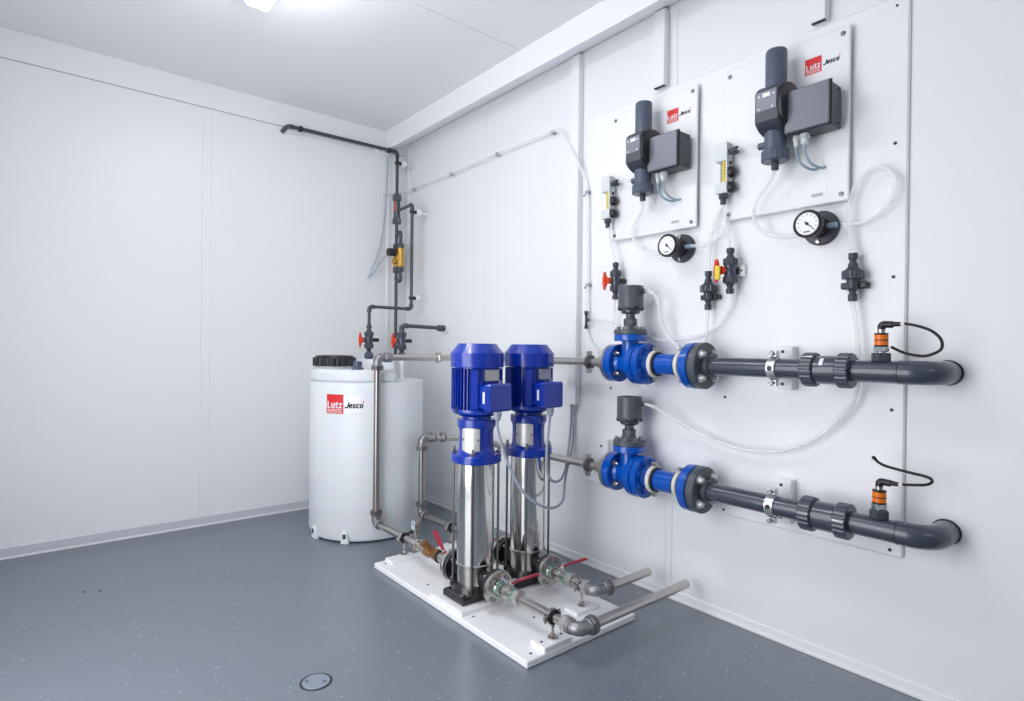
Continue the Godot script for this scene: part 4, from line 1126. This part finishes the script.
func corner_pipes() -> void:
	var r := 0.0115
	var x := -0.137
	var z := 0.076
	thing("supply_pipe", "dark grey supply pipe along the top of the wall and down the corner", "pipe", V(x, 2.4, z))
	b(); tube(bend(V(-0.912, 2.436, 0.001), V(-0.905, 2.452, z), V(-0.87, 2.452, z), 0.028), r + 0.003, 16); e("wall_elbow", M.pvc)
	b(); cyl(V(-0.88, 2.452, z), V(x - 0.02, 2.458, z), r, 16); e("horizontal_run", M.anth)
	b(); tube(bend(V(x - 0.035, 2.458, z), V(x, 2.458, z), V(x, 2.42, z), 0.024), r + 0.003, 16); e("corner_elbow", M.anth)
	b(); cyl(V(x, 2.16, z), V(x, 2.425, z), r, 16); e("upper_drop", M.pvc)
	b(); cyl(V(x, 1.86, z), V(x, 1.955, z), r, 16); e("middle_drop", M.pvc)
	b(); cyl(V(x, 0.985, z), V(x, 1.55, z), r, 16); e("lower_drop", M.pvc)
	b(); tube(bend(V(x, 1.57, z), V(x, 1.535, z), V(x, 1.535, z + 0.03), 0.02) + bend(V(x, 1.535, z + 0.03), V(x, 1.535, z + 0.062), V(x, 1.57, z + 0.062), 0.02), r + 0.002, 14); e("return_bend", M.pvc)
	b(); tube(bend(V(x, 1.845, z), V(x, 1.88, z), V(x, 1.88, z + 0.03), 0.02) + bend(V(x, 1.88, z + 0.03), V(x, 1.88, z + 0.062), V(x, 1.845, z + 0.062), 0.02), r + 0.002, 14); e("return_bend", M.pvc)
	b(); cyl(V(x, 1.56, z), V(x, 1.87, z), r, 14); e("side_leg", M.pvc)
	thing("sight_flow_meter", "grey flow meter with a red window on the corner pipe", "flow meter", V(x, 2.05, z))
	b(); cyl(V(x, 1.985, z), V(x, 2.115, z), 0.0235, 24); e("meter_tube", M.pvc)
	b(); bx(x - 0.0245, x - 0.014, 2.03, 2.1, z + 0.002, z + 0.02, 0.002); e("red_window", mat(c8(196, 88, 72), 0.35))
	for q in [1.945, 2.112]:
		b(); ribbed(V(x, q, z), UP, 0.0305, 0.042, 14, 0.06); e("meter_nut", M.pvc)
	thing("solenoid_valve", "brass valve with a black coil on the corner pipe", "valve", V(x, 1.7, z + 0.03))
	b(); box(V(x, 1.70, z + 0.03), V(0.05, 0.06, 0.07), 0.01); cyl(V(x, 1.63, z + 0.062), V(x, 1.77, z + 0.062), 0.023, 18, 0.003); cyl(V(x, 1.64, z), V(x, 1.76, z), 0.021, 18, 0.003); cyl(V(x - 0.045, 1.675, z + 0.03), V(x + 0.03, 1.675, z + 0.03), 0.02, 16, 0.003); e("brass_body", M.gold)
	b(); box(V(x - 0.055, 1.735, z + 0.03), V(0.06, 0.05, 0.05), 0.006); e("coil", M.black)
	for q in [[1.76, 0.062], [1.60, 0.062], [1.765, 0.0], [1.595, 0.0]]:
		b(); ribbed(V(x, q[0], z + q[1]), UP, 0.0235, 0.04, 12, 0.06); e("union_nut", M.pvc)
	b(); cyl(V(x, 1.56, z + 0.062), V(x, 1.85, z + 0.062), r, 14); e("valve_leg", M.pvc)
	# bypass down to the first tank valve
	var zb := 0.295
	thing("bypass_pipe", "thin grey bypass pipe stepping down to the valve over the tank", "pipe", V(x, 1.6, zb))
	b(); tube([V(x, 2.035, z + 0.02)] + bend(V(x, 2.04, z + 0.05), V(x, 2.045, zb), V(x, 1.9, zb), 0.02) + bend(V(x, 1.5, zb), V(x, 1.33, zb), V(-0.3, 1.33, zb), 0.02) + bend(V(-0.3, 1.33, zb), V(-0.446, 1.33, zb), V(-0.446, 1.18, zb), 0.02), r - 0.001, 16); e("pipe", M.pvc)
	for q in [[V(x, 2.045, zb - 0.03), V(x, 2.045, zb), V(x, 2.01, zb)], [V(x, 1.365, zb), V(x, 1.33, zb), V(x - 0.035, 1.33, zb)], [V(-0.411, 1.33, zb), V(-0.446, 1.33, zb), V(-0.446, 1.295, zb)]]:
		b(); tube(bend(q[0], q[1], q[2], 0.024), r + 0.003, 16); e("elbow", M.pvc)
	b(); cyl(V(-0.446, 0.94, zb), V(-0.446, 1.06, zb), r, 16); e("tank_inlet", M.pvc)
	b(); lathe(V(-0.446, 0.985, zb), UP, [v2(0, 0), v2(0.018, 0), v2(0.03, 0.018), v2(0.03, 0.035), v2(0.018, 0.05), v2(0, 0.05)], 18); e("union", M.slate)
	var lf := V(-0.94, 0, -0.34).normalized()
	small_ball_valve(V(-0.446, 1.113, zb), 1.15, "grey ball valve with orange handle, closer to the tank cap", M.orange, false, lf, "orange-handled valves over the tank")
	b(); box(V(-0.41, 1.113, zb + 0.01), V(0.05, 0.024, 0.03), 0.003); e("rear_clip", M.black)
	# feed from the side wall down to the second tank valve
	var z2 := 0.52
	thing("feed_pipe", "short grey pipe from the side wall to the second valve over the tank", "pipe", V(-0.33, 1.205, z2))
	b(); tube([V(0, 1.197, z2)] + bend(V(-0.1, 1.2, z2), V(-0.33, 1.205, z2), V(-0.33, 1.16, z2), 0.02), r + 0.001, 16); e("pipe", M.pvc)
	b(); tube(bend(V(-0.29, 1.205, z2), V(-0.33, 1.205, z2), V(-0.33, 1.165, z2), 0.026), r + 0.005, 16); e("elbow", M.pvc)
	b(); lathe(V(-0.002, 1.197, z2), Vector3.LEFT, [v2(0, 0), v2(0.036, 0), v2(0.034, 0.01), v2(0, 0.01)], 20); e("wall_rosette", M.white_pp)
	b(); ribbed(V(-0.012, 1.197, z2), Vector3.LEFT, 0.021, 0.055, 12, 0.06); e("wall_union", M.pvc)
	b(); cyl(V(-0.33, 0.872, z2), V(-0.33, 1.0, z2), r + 0.004, 16); e("tank_inlet", M.white_pp)
	b(); lathe(V(-0.33, 0.985, z2), UP, [v2(0, 0), v2(0.018, 0), v2(0.03, 0.018), v2(0.03, 0.035), v2(0.018, 0.05), v2(0, 0.05)], 18); e("union", M.slate)
	small_ball_valve(V(-0.33, 1.108, z2), 1.15, "grey ball valve with orange handle, closer to the side wall", M.orange, false, lf, "orange-handled valves over the tank")
	b(); box(V(-0.294, 1.108, z2 + 0.01), V(0.05, 0.024, 0.03), 0.003); e("rear_clip", M.black)
	# clips
	clip(V(-0.822, 2.452, z), Vector3.FORWARD, z, "black pipe clip on a white block near the wall elbow", Vector3.RIGHT)
	clip(V(-0.2, 2.457, z), Vector3.FORWARD, z, "black pipe clip on a white block on the horizontal pipe near the corner", Vector3.RIGHT)
	clip(V(x, 2.38, z), Vector3.RIGHT, -x, "black pipe clip at the top of the corner pipe", UP)
	clip(V(x, 1.995, zb), Vector3.RIGHT, -x, "black pipe clip at the top of the thin bypass pipe", UP)
	clip(V(x, 1.405, zb), Vector3.RIGHT, -x, "black pipe clip at the foot of the thin bypass pipe", UP)
	# coil cable hanging in a loop
	thing("coil_cable", "thin pale blue cable hanging in a loop beside the corner pipe", "cable", V(-0.2, 2.3, 0.03))
	b(); tube([V(-0.185, 2.42, 0.02), V(-0.19, 2.2, 0.02), V(-0.21, 1.95, 0.022), V(-0.25, 1.75, 0.03), V(-0.325, 1.565, 0.04), V(-0.335, 1.548, 0.042), V(-0.30, 1.585, 0.045), V(-0.24, 1.68, 0.06), V(-0.2, 1.73, 0.09)], 0.0035, 8, 6); e("sheath", M.cable_blue)

# ------------------------------------------------------------------ ducts, hoses and cables
func hose(label: String, pts: Array, r := 0.0072, m: Material = null, category := "hose", called := "clear_hose", group := "clear hoses on the board") -> void:
	thing(called, label, category, pts[0], group)
	b(); tube(pts, r, 12, 6); e("hose_wall" if category == "hose" else "sheath", m if m else M.hose)

func yz(x: float, l: Array) -> Array:
	var o := []
	for q in l: o.append(V(x, q[0], q[1]))
	return o

func hoses_and_cables() -> void:
	var dl := ["white cable duct running the full height beside the mounting board", "short white cable duct above the panel closer to the corner", "short white cable duct above the panel closer to the sensors"]
	for k in 3:
		var q: Array = [[1.703, 1.764, 0.79, 2.545], [2.212, 2.272, 2.215, 2.545], [2.878, 2.93, 2.215, 2.545]][k]
		thing("cable_duct", dl[k], "cable duct", V(0, q[2], q[0]), "white cable ducts on the wall")
		b(); bx(-0.032, -0.001, q[2], q[3], q[0], q[1], 0.002); e("duct_body", M.white_pp)
		b(); bx(-0.036, -0.032, q[2] + 0.0, q[3], q[0] + 0.002, q[1] - 0.002, 0.001); e("duct_cover", M.trim)
		if k > 0:
			b(); bx(-0.032, -0.02, q[2] - 0.003, q[2] + 0.001, q[0] + 0.003, q[1] - 0.003, 0.0); e("open_end", M.black)
	# long supply hose clipped to the side wall
	hose("long clear hose clipped along the wall and down beside the duct", [V(-0.203, 2.152, 0.002), V(-0.16, 2.165, 0.012), V(-0.05, 2.2, 0.02), V(-0.02, 2.208, 0.11), V(-0.02, 2.206, 0.6), V(-0.02, 2.213, 1.086), V(-0.02, 2.211, 1.39), V(-0.03, 2.209, 1.561), V(-0.043, 2.192, 1.63), V(-0.05, 2.104, 1.705), V(-0.04, 1.976, 1.78), V(-0.03, 1.851, 1.822), V(-0.028, 1.604, 1.83), V(-0.028, 1.384, 1.834), V(-0.03, 1.25, 1.836)], 0.008)
	var cl := [[2.208, 0.11, 0], [2.206, 0.596, 0], [2.213, 1.086, 0], [2.209, 1.561, 0], [1.84, 1.823, 1], [1.384, 1.834, 1]]
	var cn := ["hose clip on the wall, the one closest to the corner pipes", "hose clip on the wall, second from the corner pipes", "hose clip on the wall, third from the corner pipes", "hose clip on the wall just before the hose bends down", "hose clip at the top of the hose drop beside the duct", "hose clip at the foot of the hose drop beside the duct"]
	for i in cl.size():
		var q: Array = cl[i]
		var w := -0.001 if q[2] == 0 else -0.0125
		thing("hose_clip", cn[i], "clip", V(w, q[0], q[1]), "grey hose clips")
		var c := V(-0.022 if q[2] == 0 else -0.03, q[0], q[1])
		var ax := Vector3.BACK if q[2] == 0 else UP
		b(); ring(c - ax * 0.007, c + ax * 0.007, 0.0125, 0.0085, 16, 0.001); e("clip_ring", M.cable)
		b(); box((c + V(w, q[0], q[1])) / 2 + V(0.004, 0, 0), V(0.012, 0.014, 0.014), 0.001); e("clip_foot", M.cable)
		b(); cyl(c + V(0, -0.013, 0) + ax.cross(Vector3.RIGHT) * 0.016, c + V(0, -0.013, 0) + ax.cross(Vector3.RIGHT) * 0.024, 0.004, 8); e("clip_screw", M.dark_steel)
	hose("clear hose from the black tee to the upper steel flange", yz(-0.03, [[1.168, 1.834], [1.12, 1.85], [1.075, 1.89], [1.03, 1.93]]), 0.006)
	hose("clear hose from the side of the black tee to behind the upper cup head", [V(-0.042, 1.211, 1.864), V(-0.045, 1.2, 1.93), V(-0.05, 1.18, 2.02), V(-0.05, 1.155, 2.09)], 0.007)
	# corner-side dosing set
	hose("clear hose from under the dosing unit closer to the corner to its gauge", [V(-0.115, 1.708, 2.226), V(-0.1, 1.668, 2.21), V(-0.07, 1.617, 2.145), V(-0.06, 1.575, 2.132), V(-0.055, 1.53, 2.15), V(-0.045, 1.498, 2.195), V(-0.042, 1.484, 2.262), V(-0.042, 1.49, 2.33)])
	hose("clear hose between the corner-side flow indicator and its dosing unit", [V(-0.07, 1.832, 2.058), V(-0.09, 1.826, 2.1), V(-0.105, 1.806, 2.162)], 0.006)
	hose("clear hose from the corner-side flow indicator to the orange handle", [V(-0.07, 1.636, 2.002), V(-0.06, 1.563, 2.006), V(-0.06, 1.5, 2.024), V(-0.06, 1.457, 2.034)], 0.006)
	hose("clear hose from the corner-side gauge looping up to the inline valve", [V(-0.045, 1.497, 2.422), V(-0.045, 1.494, 2.47), V(-0.045, 1.5, 2.52), V(-0.045, 1.54, 2.562), V(-0.03, 1.61, 2.578), V(-0.025, 1.66, 2.56), V(-0.03, 1.62, 2.535), V(-0.045, 1.53, 2.512), V(-0.05, 1.394, 2.504)], 0.007)
	hose("clear hose hanging under the small orange-handled valve", [V(-0.06, 1.31, 2.034), V(-0.055, 1.24, 2.024), V(-0.05, 1.14, 2.02)], 0.006)
	# sensor-side dosing set
	hose("clear hose from under the dosing unit closer to the sensors to its gauge", [V(-0.115, 1.708, 2.8), V(-0.1, 1.675, 2.772), V(-0.085, 1.62, 2.72), V(-0.08, 1.56, 2.706), V(-0.07, 1.52, 2.722), V(-0.055, 1.49, 2.76), V(-0.045, 1.479, 2.83), V(-0.042, 1.487, 2.905)])
	hose("clear hose between the panel-side flow indicator and its dosing unit", [V(-0.07, 1.832, 2.632), V(-0.09, 1.826, 2.674), V(-0.105, 1.806, 2.736)], 0.006)
	hose("clear hose from the flow indicator to the red and yellow handle", [V(-0.07, 1.636, 2.576), V(-0.06, 1.56, 2.582), V(-0.06, 1.5, 2.596), V(-0.06, 1.452, 2.603)], 0.006)
	hose("clear hose in a wide loop from the gauge to the inline valve below it", yz(-0.045, [[1.497, 2.996], [1.49, 3.03], [1.494, 3.066], [1.514, 3.108], [1.553, 3.139], [1.599, 3.149], [1.644, 3.13], [1.662, 3.095], [1.643, 3.055], [1.601, 3.03], [1.545, 3.018], [1.472, 3.02], [1.405, 3.029]]), 0.0082)
	# hoses to the blue valves
	hose("clear hose from the upper grey cup bending down behind the blue tube", [V(-0.13, 1.318, 2.26), V(-0.125, 1.312, 2.285), V(-0.115, 1.285, 2.308), V(-0.1, 1.24, 2.31), V(-0.09, 1.19, 2.31), V(-0.07, 1.13, 2.33), V(-0.05, 1.06, 2.39)], 0.009)
	hose("clear hose sagging from the red and yellow handle to the upper cup head", yz(-0.04, [[1.128, 2.2], [1.112, 2.27], [1.112, 2.33], [1.12, 2.417], [1.132, 2.481], [1.174, 2.549], [1.235, 2.59], [1.302, 2.603]]), 0.0075)
	hose("short clear hose hanging under the inline valve on the board", yz(-0.05, [[1.24, 2.504], [1.183, 2.503], [1.127, 2.499], [1.04, 2.492]]), 0.006)
	hose("long clear hose sagging to the lower grey cup", [V(-0.05, 1.248, 3.03), V(-0.05, 1.141, 3.046), V(-0.05, 1.027, 3.052), V(-0.05, 0.93, 3.045), V(-0.05, 0.866, 3.01), V(-0.05, 0.777, 2.929), V(-0.05, 0.724, 2.835), V(-0.05, 0.702, 2.75), V(-0.05, 0.699, 2.621), V(-0.06, 0.737, 2.47), V(-0.09, 0.795, 2.355), V(-0.115, 0.83, 2.298), V(-0.13, 0.84, 2.258)], 0.0075)
	# pump cables
	hose("grey power cable from the terminal box closer to the camera", [V(-0.70, 0.782, 1.98), V(-0.698, 0.745, 1.98), V(-0.67, 0.63, 2.0), V(-0.61, 0.50, 2.03), V(-0.53, 0.432, 2.05), V(-0.44, 0.405, 2.04), V(-0.34, 0.412, 1.99), V(-0.22, 0.45, 1.88), V(-0.1, 0.5, 1.78), V(-0.03, 0.56, 1.735), V(-0.018, 0.66, 1.732), V(-0.018, 0.8, 1.732)], 0.006, M.cable, "cable", "power_cable", "grey pump cables")
	hose("grey power cable from the terminal box closer to the wall", [V(-0.42, 0.782, 1.988), V(-0.422, 0.745, 1.985), V(-0.43, 0.63, 1.98), V(-0.42, 0.54, 1.975), V(-0.37, 0.49, 1.955), V(-0.28, 0.475, 1.91), V(-0.17, 0.49, 1.83), V(-0.07, 0.53, 1.745), V(-0.03, 0.6, 1.718), V(-0.018, 0.7, 1.717), V(-0.018, 0.8, 1.717)], 0.006, M.cable, "cable", "power_cable", "grey pump cables")
	# white wall outlet between the pumps
	thing("wall_outlet", "small white wall outlet box low on the wall behind the pumps", "outlet", V(-0.002, 0.4, 1.32))
	b(); bx(-0.03, -0.001, 0.33, 0.46, 1.28, 1.36, 0.005); e("housing", M.white_pp)
	b(); cyl(V(-0.03, 0.4, 1.32), V(-0.042, 0.4, 1.32), 0.026, 22, 0.003); e("socket_cover", M.light)
